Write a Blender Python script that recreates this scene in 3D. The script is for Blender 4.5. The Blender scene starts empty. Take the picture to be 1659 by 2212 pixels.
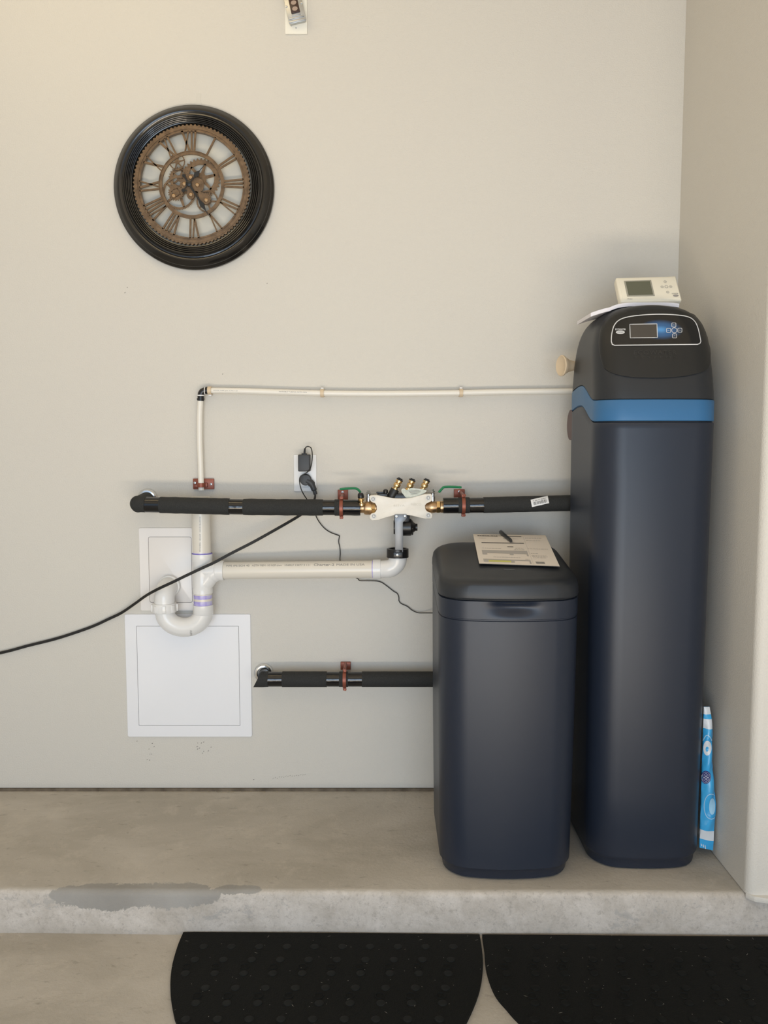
import bpy, bmesh, math, random
from mathutils import Vector, Matrix, noise
from mathutils.bvhtree import BVHTree
random.seed(7)
SC = bpy.context.scene
COL = SC.collection
PI = math.pi

# ------------------------------------------------------------------ camera
F = 1789.0                       # focal length in photo pixels (1659 x 2212)
PITCH = math.radians(4.9)
CAM = Vector((0.0, -2.54, 1.105))
cd = bpy.data.cameras.new('camera')
cd.sensor_fit = 'VERTICAL'; cd.sensor_height = 36.0; cd.lens = 36.0 * F / 2212.0
cd.clip_start = 0.02; cd.clip_end = 60
cam = bpy.data.objects.new('camera', cd); COL.objects.link(cam)
cam.location = CAM; cam.rotation_euler = (PI / 2 - PITCH, 0, 0)
SC.camera = cam

# ------------------------------------------------------------------ light and exposure
SC.view_settings.view_transform = 'Standard'
SC.view_settings.look = 'None'
SC.view_settings.gamma = 1.0
SC.view_settings.use_curve_mapping = False
SC.view_settings.exposure = 0.0
w = bpy.data.worlds.new('world'); SC.world = w; w.use_nodes = True
w.node_tree.nodes['Background'].inputs[0].default_value = (0.62, 0.78, 1.0, 1)
w.node_tree.nodes['Background'].inputs[1].default_value = 0.9

def area(name, loc, target, sx, sy, power, color):
    l = bpy.data.lights.new(name, 'AREA'); l.shape = 'RECTANGLE'
    l.size = sx; l.size_y = sy; l.energy = power; l.color = color
    o = bpy.data.objects.new(name, l); COL.objects.link(o)
    o.location = loc
    o.rotation_euler = (Vector(target) - Vector(loc)).to_track_quat('-Z', 'Y').to_euler()
    return o
# sunlit concrete just inside the open garage door throws warm light up at the wall
area('sunlit_apron_light', (0.10, -2.95, -0.09), (0.10, -2.80, 1.2), 2.6, 0.9, 114, (1.0, 0.85, 0.66))
# open garage door: daylight from the sky
area('door_daylight', (-0.15, -4.4, 0.75), (0.0, 0.0, 0.35), 2.2, 1.5, 56, (0.68, 0.83, 1.0))
# added fill light, no known fixture: warms the wall top, mostly at the left
area('warm_top_fill', (-0.9, -0.75, 2.70), (-0.7, -0.1, 1.9), 1.2, 0.15, 2.6, (1.0, 0.78, 0.45))

# ------------------------------------------------------------------ placing helpers
CP, SP = math.cos(PITCH), math.sin(PITCH)
def ray(px, py):
    u = (px - 829.5) / F; v = (1106.0 - py) / F
    return Vector((u, CP + v * SP, v * CP - SP))
def A(px, py, y):                 # world point of a photo pixel on the plane at depth y
    d = ray(px, py); return CAM + d * ((y - CAM.y) / d.y)
def G(px, py, z):                 # ... on the horizontal plane at height z
    d = ray(px, py); return CAM + d * ((z - CAM.z) / d.z)
def PX(n, y, py=1106):            # length of n pixels at depth y
    return (A(829.5 + n, py, y) - A(829.5, py, y)).x

# ------------------------------------------------------------------ object helpers
def thing(name, label, cat, loc=(0, 0, 0), group=None):
    o = bpy.data.objects.new(name, None); COL.objects.link(o)
    o.location = loc; o.empty_display_size = 0.05
    o['label'] = label; o['category'] = cat
    if group: o['group'] = group
    return o
def wloc(o):
    p = Vector((0, 0, 0))
    while o: p += o.location; o = o.parent
    return p
def obj(name, bm, m, parent=None, sharp=38, label=None, kind=None, recalc=True):
    if recalc: bmesh.ops.recalc_face_normals(bm, faces=bm.faces[:])
    bm.normal_update()
    lim = math.radians(sharp)
    for f in bm.faces: f.smooth = True
    for e in bm.edges:
        if len(e.link_faces) == 2 and e.calc_face_angle(0) > lim: e.smooth = False
    xs = [v.co for v in bm.verts]
    lo = Vector([min(v[i] for v in xs) for i in range(3)]); hi = Vector([max(v[i] for v in xs) for i in range(3)])
    c = (lo + hi) / 2
    bmesh.ops.translate(bm, verts=bm.verts[:], vec=-c)
    me = bpy.data.meshes.new(name); bm.to_mesh(me); bm.free()
    o = bpy.data.objects.new(name, me); COL.objects.link(o)
    for mm in (m if isinstance(m, (list, tuple)) else [m]): me.materials.append(mm)
    if parent:
        o.parent = parent; o.location = c - wloc(parent)
    else: o.location = c
    if label: o['label'] = label
    if kind: o['kind'] = kind
    return o
def tag(o, label, cat, group=None):
    o['label'] = label; o['category'] = cat
    if group: o['group'] = group
    return o
def struct(name, bm, m, **k):
    return obj(name, bm, m, kind='structure', **k)
def NB(): return bmesh.new()
def merge(bm, t, mi=0):
    for f in t.faces: f.material_index = mi
    me = bpy.data.meshes.new('t'); t.to_mesh(me); t.free(); bm.from_mesh(me); bpy.data.meshes.remove(me)
    return bm

def box(bm, c, s, bev=0.0, seg=2, rot=None, mi=0):
    t = bmesh.new(); bmesh.ops.create_cube(t, size=1.0)
    bmesh.ops.scale(t, vec=Vector(s), verts=t.verts[:])
    if bev > 0: bmesh.ops.bevel(t, geom=t.edges[:], offset=bev, segments=seg, profile=0.5, affect='EDGES')
    M = Matrix.Translation(Vector(c))
    if rot is not None: M = M @ rot
    t.transform(M); return merge(bm, t, mi)
def bb(bm, x0, x1, y0, y1, z0, z1, bev=0.0, seg=2, mi=0):
    return box(bm, ((x0+x1)/2, (y0+y1)/2, (z0+z1)/2), (abs(x1-x0), abs(y1-y0), abs(z1-z0)), bev, seg, None, mi)
def frames(pts):
    out = []; n = len(pts); prev = None
    for i in range(n):
        a = pts[max(i-1, 0)]; b = pts[min(i+1, n-1)]
        t = (b - a).normalized()
        if prev is None:
            up = Vector((0, 0, 1)) if abs(t.z) < 0.9 else Vector((0, 1, 0))
            s = t.cross(up).normalized()
        else:
            s = (prev - t * prev.dot(t)).normalized()
        prev = s; out.append((t, s, s.cross(t)))
    return out
def tube(bm, pts, r, seg=16, cap=True, flat=1.0, hollow=None):
    pts = [Vector(p) for p in pts]; fr = frames(pts)
    rr = r if isinstance(r, (list, tuple)) else [r] * len(pts)
    rings = []
    for p, (t, s, u), q in zip(pts, fr, rr):
        rings.append([bm.verts.new(p + s * (q * math.cos(2*PI*k/seg)) + u * (q * flat * math.sin(2*PI*k/seg))) for k in range(seg)])
    for a, b in zip(rings, rings[1:]):
        for k in range(seg): bm.faces.new((a[k], a[(k+1) % seg], b[(k+1) % seg], b[k]))
    if cap:
        bm.faces.new(rings[0][::-1]); bm.faces.new(rings[-1])
    return bm
def lathe(bm, prof, c, axis, seg=32, cap=True, mi=0):
    """prof = [(radius, distance along axis)]"""
    ax = Vector(axis).normalized(); c = Vector(c)
    h = Vector((0, 0, 1)) if abs(ax.z) < 0.9 else Vector((1, 0, 0))
    s = ax.cross(h).normalized(); u = ax.cross(s)
    rings = []
    for r, d in prof:
        if r <= 1e-6: rings.append([bm.verts.new(c + ax * d)])
        else: rings.append([bm.verts.new(c + ax*d + s*(r*math.cos(2*PI*k/seg)) + u*(r*math.sin(2*PI*k/seg))) for k in range(seg)])
    for a, b in zip(rings, rings[1:]):
        for k in range(seg):
            k2 = (k+1) % seg
            if len(a) == 1 and len(b) == 1: continue
            if len(a) == 1: f = bm.faces.new((a[0], b[k2], b[k]))
            elif len(b) == 1: f = bm.faces.new((a[k], a[k2], b[0]))
            else: f = bm.faces.new((a[k], a[k2], b[k2], b[k]))
            f.material_index = mi
    if cap:
        for q in (rings[0], rings[-1]):
            if len(q) > 2: bm.faces.new(q).material_index = mi
    return bm
def prism(bm, pts, d, bev=0.0, mi=0):
    """pts = closed planar 3-D outline, extruded by vector d"""
    t = bmesh.new(); vs = [t.verts.new(Vector(p)) for p in pts]
    f = t.faces.new(vs)
    r = bmesh.ops.extrude_face_region(t, geom=[f])
    bmesh.ops.translate(t, vec=Vector(d), verts=[e for e in r['geom'] if isinstance(e, bmesh.types.BMVert)])
    if bev > 0:
        bmesh.ops.recalc_face_normals(t, faces=t.faces[:])
        bmesh.ops.bevel(t, geom=t.edges[:], offset=bev, segments=2, profile=0.5, affect='EDGES')
    return merge(bm, t, mi)
def spline(pts, n=8):
    pts = [Vector(p) for p in pts]; out = []
    P = [pts[0]] + pts + [pts[-1]]
    for i in range(1, len(P) - 2):
        a, b, c, d = P[i-1], P[i], P[i+1], P[i+2]
        for k in range(n):
            t = k / n
            out.append(0.5 * ((2*b) + (c-a)*t + (2*a-5*b+4*c-d)*t*t + (3*b-a-3*c+d)*t**3))
    out.append(pts[-1]); return out
def arc3(c, a, b, r, t0, t1, n=10):
    return [Vector(c) + Vector(a)*(r*math.cos(t0+(t1-t0)*i/n)) + Vector(b)*(r*math.sin(t0+(t1-t0)*i/n)) for i in range(n+1)]
def rrect(x0, x1, y0, y1, r, n=5):
    o = []
    for cx, cy, a in ((x1-r, y1-r, 0), (x0+r, y1-r, 90), (x0+r, y0+r, 180), (x1-r, y0+r, 270)):
        for i in range(n+1):
            t = math.radians(a + 90*i/n); o.append((cx + r*math.cos(t), cy + r*math.sin(t)))
    return o
_tc = {}
def text2d(s, bold=0.0, spacing=1.0):
    """font outlines as (verts, faces), unit cap height, starting at x = 0"""
    k = (s, bold, spacing)
    if k in _tc: return _tc[k]
    cu = bpy.data.curves.new('t', 'FONT'); cu.body = s; cu.size = 1.0; cu.offset = bold
    cu.space_character = spacing; cu.resolution_u = 3
    o = bpy.data.objects.new('t', cu); COL.objects.link(o)
    dg = bpy.context.evaluated_depsgraph_get(); ev = o.evaluated_get(dg)
    me = bpy.data.meshes.new_from_object(ev)
    vs = [(v.co.x, v.co.y) for v in me.vertices]; fs = [tuple(p.vertices) for p in me.polygons]
    bpy.data.objects.remove(o); bpy.data.curves.remove(cu); bpy.data.meshes.remove(me)
    x0 = min(v[0] for v in vs); vs = [((v[0]-x0)/0.7, v[1]/0.7) for v in vs]
    _tc[k] = (vs, fs); return _tc[k]
def text(bm, s, fn, height, width=None, bold=0.0, spacing=1.0):
    """fn(u, v) -> world point; u along the line, v upwards, in the caller's unit"""
    vs, fs = text2d(s, bold, spacing)
    W = max(v[0] for v in vs); sx = (width / W) if width else height
    P = [fn(v[0]*sx, v[1]*height) for v in vs]
    bv = [bm.verts.new(p) if p is not None else None for p in P]
    for f in fs:
        if any(bv[i] is None for i in f): continue
        try: bm.faces.new([bv[i] for i in f])
        except ValueError: pass
    return bm

# ------------------------------------------------------------------ materials
def srgb(r, g, b):
    f = lambda c: (c/255/12.92) if c/255 <= 0.04045 else ((c/255+0.055)/1.055)**2.4
    return (f(r), f(g), f(b))
def mat(name, col, rough=0.5, metal=0.0, bump=None, var=None, spec=0.5, coat=0.0, coord='Object'):
    """bump = (scale, distance); var = (scale, amount, second colour)"""
    m = bpy.data.materials.new(name); m.use_nodes = True; nt = m.node_tree; N = nt.nodes; L = nt.links
    b = N['Principled BSDF']
    b.inputs['Base Color'].default_value = (*col, 1); b.inputs['Roughness'].default_value = rough
    b.inputs['Metallic'].default_value = metal; b.inputs['Specular IOR Level'].default_value = spec
    b.inputs['Coat Weight'].default_value = coat
    tc = N.new('ShaderNodeTexCoord')
    vec = tc.outputs['Object']
    if coord == 'World':
        g = N.new('ShaderNodeNewGeometry'); vec = g.outputs['Position']
    if var:
        n = N.new('ShaderNodeTexNoise'); n.inputs['Scale'].default_value = var[0]; n.inputs['Detail'].default_value = 5
        L.new(vec, n.inputs['Vector'])
        r = N.new('ShaderNodeMapRange'); r.inputs[1].default_value = 0.35; r.inputs[2].default_value = 0.7
        r.inputs[3].default_value = 0; r.inputs[4].default_value = var[1]
        L.new(n.outputs['Fac'], r.inputs[0])
        mx = N.new('ShaderNodeMix'); mx.data_type = 'RGBA'
        mx.inputs[6].default_value = (*col, 1); mx.inputs[7].default_value = (*var[2], 1)
        L.new(r.outputs[0], mx.inputs[0]); L.new(mx.outputs[2], b.inputs['Base Color'])
    if bump:
        n = N.new('ShaderNodeTexNoise'); n.inputs['Scale'].default_value = bump[0]; n.inputs['Detail'].default_value = 3
        L.new(vec, n.inputs['Vector'])
        bu = N.new('ShaderNodeBump'); bu.inputs['Distance'].default_value = bump[1]; bu.inputs['Strength'].default_value = 1
        L.new(n.outputs['Fac'], bu.inputs['Height']); L.new(bu.outputs[0], b.inputs['Normal'])
    return m

WALLC = (0.640, 0.617, 0.563)
M = {}
M['wall'] = mat('wall_paint', WALLC, 0.6, bump=(260, 0.0010), var=(1.1, 0.5, (0.62, 0.59, 0.545)), coord='World', spec=0.3)
M['ceiling'] = mat('ceiling_paint', (0.78, 0.70, 0.57), 0.8)
M['plastic'] = mat('slate_plastic', (0.016, 0.022, 0.037), 0.38, bump=(1500, 0.00012), spec=0.42)
M['head_plastic'] = mat('charcoal_plastic', (0.018, 0.021, 0.026), 0.42, bump=(1500, 0.00012), spec=0.45)
M['face'] = mat('faceplate_black', (0.013, 0.014, 0.015), 0.40, bump=(1800, 0.0001), spec=0.4)
M['gap'] = mat('seam_black', (0.008, 0.009, 0.011), 0.7)
M['blue'] = mat('accent_blue', (0.030, 0.135, 0.30), 0.42, bump=(1500, 0.0001))
M['pvc'] = mat('pvc_pipe', (0.74, 0.70, 0.62), 0.28, spec=0.5)
M['fitting'] = mat('pvc_fitting', (0.78, 0.78, 0.77), 0.22, spec=0.5)
M['primer'] = mat('purple_primer', (0.38, 0.33, 0.72), 0.35, var=(60, 0.9, (0.62, 0.60, 0.80)))
M['primer_line'] = mat('purple_line', (0.18, 0.15, 0.50), 0.5)
M['pex'] = mat('white_pex', (0.80, 0.77, 0.70), 0.3)
M['foam'] = mat('black_foam', (0.017, 0.018, 0.018), 0.85, bump=(420, 0.0011), var=(350, 0.7, (0.034, 0.035, 0.034)))
M['tape'] = mat('gloss_tape', (0.006, 0.006, 0.007), 0.10, bump=(40, 0.0006), spec=0.6)
M['chrome'] = mat('chrome', (0.75, 0.75, 0.74), 0.14, 1.0)
M['steel'] = mat('zinc_steel', (0.52, 0.53, 0.53), 0.35, 1.0, var=(40, 0.4, (0.35, 0.36, 0.37)))
M['bolt'] = mat('dull_bolt', (0.42, 0.41, 0.39), 0.5, 0.7)
M['brass'] = mat('brass', (0.56, 0.39, 0.23), 0.36, 1.0, var=(70, 0.8, (0.40, 0.26, 0.15)), bump=(300, 0.0003))
M['brass_new'] = mat('bright_brass', (0.72, 0.52, 0.26), 0.28, 1.0, var=(90, 0.6, (0.50, 0.34, 0.16)))
M['copper'] = mat('copper_plated', (0.29, 0.085, 0.050), 0.42, 0.35, var=(90, 0.6, (0.20, 0.06, 0.04)))
M['green'] = mat('green_vinyl', (0.015, 0.20, 0.085), 0.35)
M['epoxy'] = mat('cream_cover', (0.80, 0.76, 0.68), 0.38, var=(60, 0.5, (0.72, 0.69, 0.62)), bump=(120, 0.0003))
M['blackp'] = mat('black_plastic', (0.010, 0.010, 0.011), 0.32)
M['blackr'] = mat('black_rubber', (0.012, 0.012, 0.012), 0.5)
M['adapter'] = mat('adapter_plastic', (0.035, 0.038, 0.042), 0.5)
M['greyp'] = mat('grey_bracket', (0.20, 0.215, 0.235), 0.35, 0.3, var=(50, 0.4, (0.26, 0.27, 0.29)))
M['white'] = mat('white_plastic', (0.80, 0.80, 0.80), 0.35)
M['warmwhite'] = mat('cover_plate_white', (0.80, 0.77, 0.74), 0.3)
M['doorwhite'] = mat('access_door_white', (0.82, 0.83, 0.86), 0.4)
M['cream'] = mat('cream_plastic', (0.80, 0.76, 0.64), 0.4)
M['beige'] = mat('beige_plastic', (0.66, 0.53, 0.37), 0.45)
M['paper'] = mat('paper', (0.82, 0.76, 0.69), 0.7)
M['paperw'] = mat('white_booklet', (0.78, 0.76, 0.80), 0.6)
M['tagp'] = mat('green_tag_paper', (0.62, 0.64, 0.58), 0.6, var=(120, 0.6, (0.40, 0.47, 0.40)))
M['ink'] = mat('ink', (0.045, 0.042, 0.04), 0.6)
M['inkgrey'] = mat('grey_ink', (0.30, 0.29, 0.28), 0.6)
M['inklight'] = mat('light_grey_ink', (0.47, 0.45, 0.43), 0.6)
M['highlight'] = mat('yellow_highlighter', (0.66, 0.66, 0.16), 0.6)
M['silver'] = mat('silver_print', (0.62, 0.63, 0.64), 0.4)
M['lcd'] = mat('lcd_off', (0.115, 0.12, 0.085), 0.25)
M['screen'] = mat('screen_off', (0.055, 0.050, 0.045), 0.28)
M['bronze'] = mat('bronze', (0.21, 0.138, 0.080), 0.38, 0.55, var=(60, 0.9, (0.11, 0.072, 0.043)), bump=(250, 0.0006))
M['dial'] = mat('dial_backing', (0.60, 0.59, 0.53), 0.5)
M['lacquer'] = mat('black_lacquer', (0.010, 0.009, 0.008), 0.20, bump=(30, 0.0003), coat=0.3)
M['hand'] = mat('clock_hand_black', (0.008, 0.008, 0.008), 0.4)
M['cleartape'] = mat('clear_tape', (0.62, 0.60, 0.55), 0.18)
M['brown'] = mat('brown_receptacle', (0.045, 0.022, 0.015), 0.35)
M['bagblue'] = mat('bag_blue', (0.04, 0.36, 0.72), 0.25, var=(14, 0.4, (0.10, 0.50, 0.82)), bump=(22, 0.004))
M['bagwhite'] = mat('bag_white', (0.66, 0.70, 0.74), 0.3, bump=(30, 0.003))
M['bagpale'] = mat('bag_pale', (0.35, 0.62, 0.82), 0.3)
M['bagnavy'] = mat('bag_navy', (0.02, 0.025, 0.16), 0.3)
M['mat'] = mat('rubber_mat', (0.0042, 0.0050, 0.0046), 0.8, bump=(300, 0.0015), var=(3, 0.6, (0.007, 0.0075, 0.007)), spec=0.2)
M['stud'] = mat('rubber_stud', (0.0075, 0.0088, 0.0088), 0.7, spec=0.25)
M['studring'] = mat('rubber_ring', (0.0055, 0.0065, 0.0065), 0.75, spec=0.2)
M['lint'] = mat('lint', (0.35, 0.34, 0.30), 0.8)
M['scuff'] = mat('scuff', (0.20, 0.19, 0.17), 0.8)
M['raw'] = mat('raw_edge', (0.22, 0.175, 0.125), 0.9, bump=(60, 0.004), var=(25, 0.8, (0.08, 0.06, 0.04)), coord='World')
M['crumb'] = mat('plaster_crumb', (0.55, 0.48, 0.33), 0.9)
M['pen'] = mat('pen_barrel', (0.030, 0.032, 0.034), 0.3)

def concrete(name, slab):
    m = bpy.data.materials.new(name); m.use_nodes = True; nt = m.node_tree; N = nt.nodes; L = nt.links
    b = N['Principled BSDF']; b.inputs['Roughness'].default_value = 0.75; b.inputs['Specular IOR Level'].default_value = 0.3
    g = N.new('ShaderNodeNewGeometry'); pos = g.outputs['Position']
    def nz(scale, detail=6, rough=0.6, dist=0.0, stretch=None):
        n = N.new('ShaderNodeTexNoise'); n.inputs['Scale'].default_value = scale
        n.inputs['Detail'].default_value = detail; n.inputs['Roughness'].default_value = rough; n.inputs['Distortion'].default_value = dist
        if stretch:
            mp = N.new('ShaderNodeMapping'); mp.inputs['Scale'].default_value = stretch
            L.new(pos, mp.inputs[0]); L.new(mp.outputs[0], n.inputs['Vector'])
        else: L.new(pos, n.inputs['Vector'])
        return n.outputs['Fac']
    def rng(x, a, bq, c=0.0, d=1.0):
        r = N.new('ShaderNodeMapRange'); 
        for i, v in ((1, a), (2, bq), (3, c), (4, d)): r.inputs[i].default_value = v
        L.new(x, r.inputs[0]); return r.outputs[0]
    def mix(f, a, c):
        x = N.new('ShaderNodeMix'); x.data_type = 'RGBA'; L.new(f, x.inputs[0])
        for i, q in ((6, a), (7, c)):
            if isinstance(q, tuple): x.inputs[i].default_value = (*q, 1)
            else: L.new(q, x.inputs[i])
        return x.outputs[2]
    def ma(op, a, c=0.0, e=0.0):
        x = N.new('ShaderNodeMath'); x.operation = op
        for i, q in enumerate((a, c, e)):
            if isinstance(q, (int, float)): x.inputs[i].default_value = q
            else: L.new(q, x.inputs[i])
        return x.outputs[0]
    tan = mix(rng(nz(2.2, 7, 0.6, 0.6, (1, 1.8, 1)), 0.38, 0.66), (0.43, 0.393, 0.338), (0.55, 0.507, 0.447))
    tan = mix(rng(nz(9, 8, 0.75, 0.3), 0.52, 0.66, 0, 0.6), tan, (0.58, 0.53, 0.46))
    tan = mix(rng(nz(23, 5, 0.7, 0.4, (1, 2.2, 1)), 0.60, 0.70, 0, 0.5), tan, (0.23, 0.205, 0.17))
    col = tan
    bumph = nz(90, 6, 0.7)
    if slab:
        sep = N.new('ShaderNodeSeparateXYZ'); L.new(pos, sep.inputs[0])
        x, y, z = sep.outputs
        s = ma('ADD', y, z)                                   # runs over the nosing without a break
        edge = ma('ADD', s, ma('MULTIPLY', x, 0.008))
        n1 = nz(26, 8, 0.7)
        # bare painted lime-white face of the step
        wf = rng(ma('ADD', edge, ma('MULTIPLY', ma('SUBTRACT', n1, 0.5), 0.030)), -0.590, -0.582, 1, 0)
        white = mix(rng(nz(9, 9, 0.78, 0.3), 0.34, 0.64), (0.43, 0.39, 0.34), (0.635, 0.59, 0.54))
        white = mix(rng(nz(75, 6, 0.8), 0.53, 0.66, 0, 0.65), white, (0.33, 0.30, 0.27))
        white = mix(rng(z, -0.112, -0.085, 0.45, 0.0), white, (0.40, 0.36, 0.31))
        white = mix(rng(nz(38, 6, 0.75), 0.60, 0.70, 0, 0.7), white, (0.36, 0.33, 0.29))
        white = mix(rng(nz(8, 9, 0.8, 0.3, (1, 1, 1.6)), 0.585, 0.60, 0, 0.6), white, (0.39, 0.375, 0.355))
        col = mix(wf, col, white)
        def patch(xc, sc, a, bq, k):
            dx = ma('POWER', ma('ABSOLUTE', ma('DIVIDE', ma('SUBTRACT', x, xc), a)), 3.0)
            n2 = nz(16, 9, 0.8, 0.35)
            ss = ma('ADD', s, ma('MULTIPLY', ma('SUBTRACT', n2, 0.5), k))
            dy = ma('POWER', ma('ABSOLUTE', ma('DIVIDE', ma('SUBTRACT', ss, sc), bq)), 2.0)
            return rng(ma('ADD', dx, dy), 0.96, 1.02, 1, 0)
        grey = mix(rng(nz(5, 4, 0.5), 0.4, 0.65), (0.30, 0.285, 0.26), (0.37, 0.355, 0.33))
        col = mix(patch(-0.615, -0.592, 0.215, 0.042, 0.085), col, grey)
        col = mix(patch(-0.362, -0.577, 0.060, 0.020, 0.05), col, grey)
    L.new(col, b.inputs['Base Color'])
    bu = N.new('ShaderNodeBump'); bu.inputs['Distance'].default_value = 0.0022; bu.inputs['Strength'].default_value = 0.8
    L.new(bumph, bu.inputs['Height']); L.new(bu.outputs[0], b.inputs['Normal'])
    return m
M['slab'] = concrete('ledge_concrete', True)
M['floor'] = concrete('garage_concrete', False)

# ------------------------------------------------------------------ the room
XR = 0.884; ZC = 2.75; STEP = -0.112
XL = -2.8; XO = 2.6; YO = -5.2
def ledge_edge(x): return -0.583 - 0.008 * (x + 0.9) - 0.0015 * math.sin(x * 9) - 0.001 * noise.noise(Vector((x*18, 3, 0)))
bm = NB(); bb(bm, XL, XR, 0.0, 0.12, 0.010, ZC); struct('wall_back', bm, M['wall'])
bm = NB(); bb(bm, XL, XR, -0.0035, 0.12, -0.02, 0.0085)
struct('trim_1', bm, M['raw'], label='raw brown edge under the painted wall')
# return wall on the right with a rounded corner bead
bm = NB()
r = 0.022; yf = -0.612
out = [(XR, 0.12)] + [(XR + r - r*math.cos(t), yf + r - r*math.sin(t)) for t in [PI/2*i/8 for i in range(9)]] + [(XO, yf), (XO, 0.12)]
prism(bm, [(x, y, 0.002) for x, y in out], (0, 0, ZC))
struct('wall_right', bm, M['wall'])
bm = NB(); bb(bm, XL-0.1, XL, YO, 0.12, STEP, ZC); struct('wall_left', bm, M['wall'])
bm = NB(); bb(bm, XO, XO+0.1, YO, 0.12, STEP, ZC); struct('wall_side', bm, M['wall'])
bm = NB(); bb(bm, XL-0.1, XO+0.1, YO, 0.12, ZC, ZC+0.1); struct('ceiling', bm, M['ceiling'])
bm = NB(); bb(bm, XL-0.1, XO+0.1, YO-4, 0.12, STEP-0.15, STEP); struct('floor', bm, M['floor'])
# raised ledge with a worn rounded nosing
bm = NB()
NX = 150; rows = []
prof = [(0.12, 0.0), (-0.05, 0.0), (-0.2, 0.0), (-0.35, 0.0), (-0.5, 0.0)]
for i in range(NX + 1):
    x = XL + (XO - XL) * i / NX; e = ledge_edge(x); col = []
    for y, z in prof: col.append((x, y, z))
    rn = 0.016
    for k in range(6):
        t = PI/2 * k/5; col.append((x, e + rn - rn*math.sin(t), -rn + rn*math.cos(t)))
    for z in (-0.04, -0.065, -0.09, STEP-0.01):
        col.append((x, e - 0.003*math.sin(-z*30) + 0.0015*noise.noise(Vector((x*9, z*40, 1))), z))
    rows.append([bm.verts.new(p) for p in col])
for a, c in zip(rows, rows[1:]):
    for k in range(len(a)-1): bm.faces.new((a[k], a[k+1], c[k+1], c[k]))
struct('floor_ledge', bm, M['slab'], sharp=80)
# splashed lip of paint under the corner of the right wall
bm = NB()
pts = [(XR+0.000, -0.600), (XR+0.015, -0.618), (XR+0.04, -0.626), (XR+0.12, -0.627), (XR+0.3, -0.628), (XR+0.3, -0.60), (XR+0.02, -0.59)]
prism(bm, [(x, y, 0.004) for x, y in pts], (0, 0, -0.014), 0.002)
struct('trim_2', bm, M['wall'], label='paint splashed lip under the corner of the right wall')
# slot under the right wall's painted face
bm = NB(); bb(bm, XR+0.052, XR+0.4, -0.6135, -0.61, 0.002, 0.0065)
struct('trim_3', bm, M['gap'], label='dark gap under the right wall')

def fleck(bm, p, n, s1, s2, ang):
    n = Vector(n); a = n.orthogonal().normalized(); c = n.cross(a)
    u = a*math.cos(ang) + c*math.sin(ang); v = n.cross(u)
    q = [Vector(p) + u*s1*i + v*s2*j for i, j in ((-1, -0.4), (0.3, -1), (1, 0.3), (-0.2, 1))]
    bm.faces.new([bm.verts.new(t) for t in q])
bm = NB()
for x, y in ((296,1601),(329,1606),(333,1613),(322,1618),(324,1629),(327,1629),(323,1642),(427,1605),(435,1605),(440,1603),(426,1613),(427,1618),(456,1614),(440,1623),(437,1627),(450,1622),(548,1684),(275,621),(270,632),(577,612),(481,808),(822,1704),(318,1641),(431,1616)):
    fleck(bm, A(x, y, -0.0008), (0, -1, 0), random.uniform(0.0015, 0.0035), 0.0012, random.uniform(-0.4, 0.4))
for i in range(16):
    fleck(bm, A(590 + i*4.6, 1681 - i*0.55 + random.uniform(-1.5, 1.5), -0.0008), (0, -1, 0), 0.003, 0.0005, 0.1)
o = obj('scuff_marks', bm, M['scuff'], bpy.data.objects['wall_back'], kind='stuff', recalc=False)
bm = NB()
for i in range(120):
    x = random.gauss(510, 60) if i < 70 else random.uniform(0, 900)
    p = A(x, 1706, -0.004); p.z = 0.0008; p.y = -random.uniform(0.002, 0.012)
    fleck(bm, p, (0, 0, 1), random.uniform(0.0008, 0.003), random.uniform(0.0008, 0.002), random.uniform(0, 3))
o = obj('plaster_crumbs', bm, M['crumb'], kind='stuff', recalc=False)
tag(o, 'pale plaster crumbs scattered along the foot of the back wall', 'debris')

# ------------------------------------------------------------------ rounded cabinet lofts
def ring(x0, x1, y0, y1, r, bulge=0.0, nf=28, ns=14, nc=7):
    """plan outline, y0 = front; starts at the front-left corner"""
    cx = (x0+x1)/2; a = (x1-x0)/2; p = []
    def seg(ax, ay, bx, by, n):
        for i in range(n): t = i/n; p.append([ax+(bx-ax)*t, ay+(by-ay)*t])
    def cor(ox, oy, t0):
        for i in range(nc): t = math.radians(t0 + 90*i/nc); p.append([ox + r*math.cos(t), oy + r*math.sin(t)])
    cor(x0+r, y0+r, 180); seg(x0+r, y0, x1-r, y0, nf)
    cor(x1-r, y0+r, 270); seg(x1, y0+r, x1, y1-r, ns)
    cor(x1-r, y1-r, 0);   seg(x1-r, y1, x0+r, y1, nf)
    cor(x0+r, y1-r, 90);  seg(x0, y1-r, x0, y0+r, ns)
    ym = (y0+y1)/2
    for q in p:
        if q[1] < ym:
            k = max(0.0, 1 - ((q[0]-cx)/a)**2); q[1] -= bulge * k * min(1, (ym-q[1])/((ym-y0)*0.9))
    return p
def loft(bm, rings, bot=True, top=True):
    vs = [[bm.verts.new(p) for p in r] for r in rings]; n = len(vs[0])
    for a, b in zip(vs, vs[1:]):
        for k in range(n): bm.faces.new((a[k], a[(k+1) % n], b[(k+1) % n], b[k]))
    if bot: bm.faces.new(vs[0][::-1])
    if top: bm.faces.new(vs[-1])
    return bm
def bvh_of(bm):
    bmesh.ops.recalc_face_normals(bm, faces=bm.faces[:]); bm.normal_update(); return BVHTree.FromBMesh(bm)
def bvh_obj(o):
    p = wloc(o); me = o.data
    return BVHTree.FromPolygons([v.co + p for v in me.vertices], [tuple(f.vertices) for f in me.polygons])
def H(bv, px, py, off=0.0):
    """point of a surface seen at a photo pixel, lifted off it by 'off'"""
    d = ray(px, py).normalized()
    loc, nrm, i, t = bv.ray_cast(CAM, d)
    if loc is None: return None
    if nrm.dot(d) > 0: nrm = -nrm
    return loc + nrm * off
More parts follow.
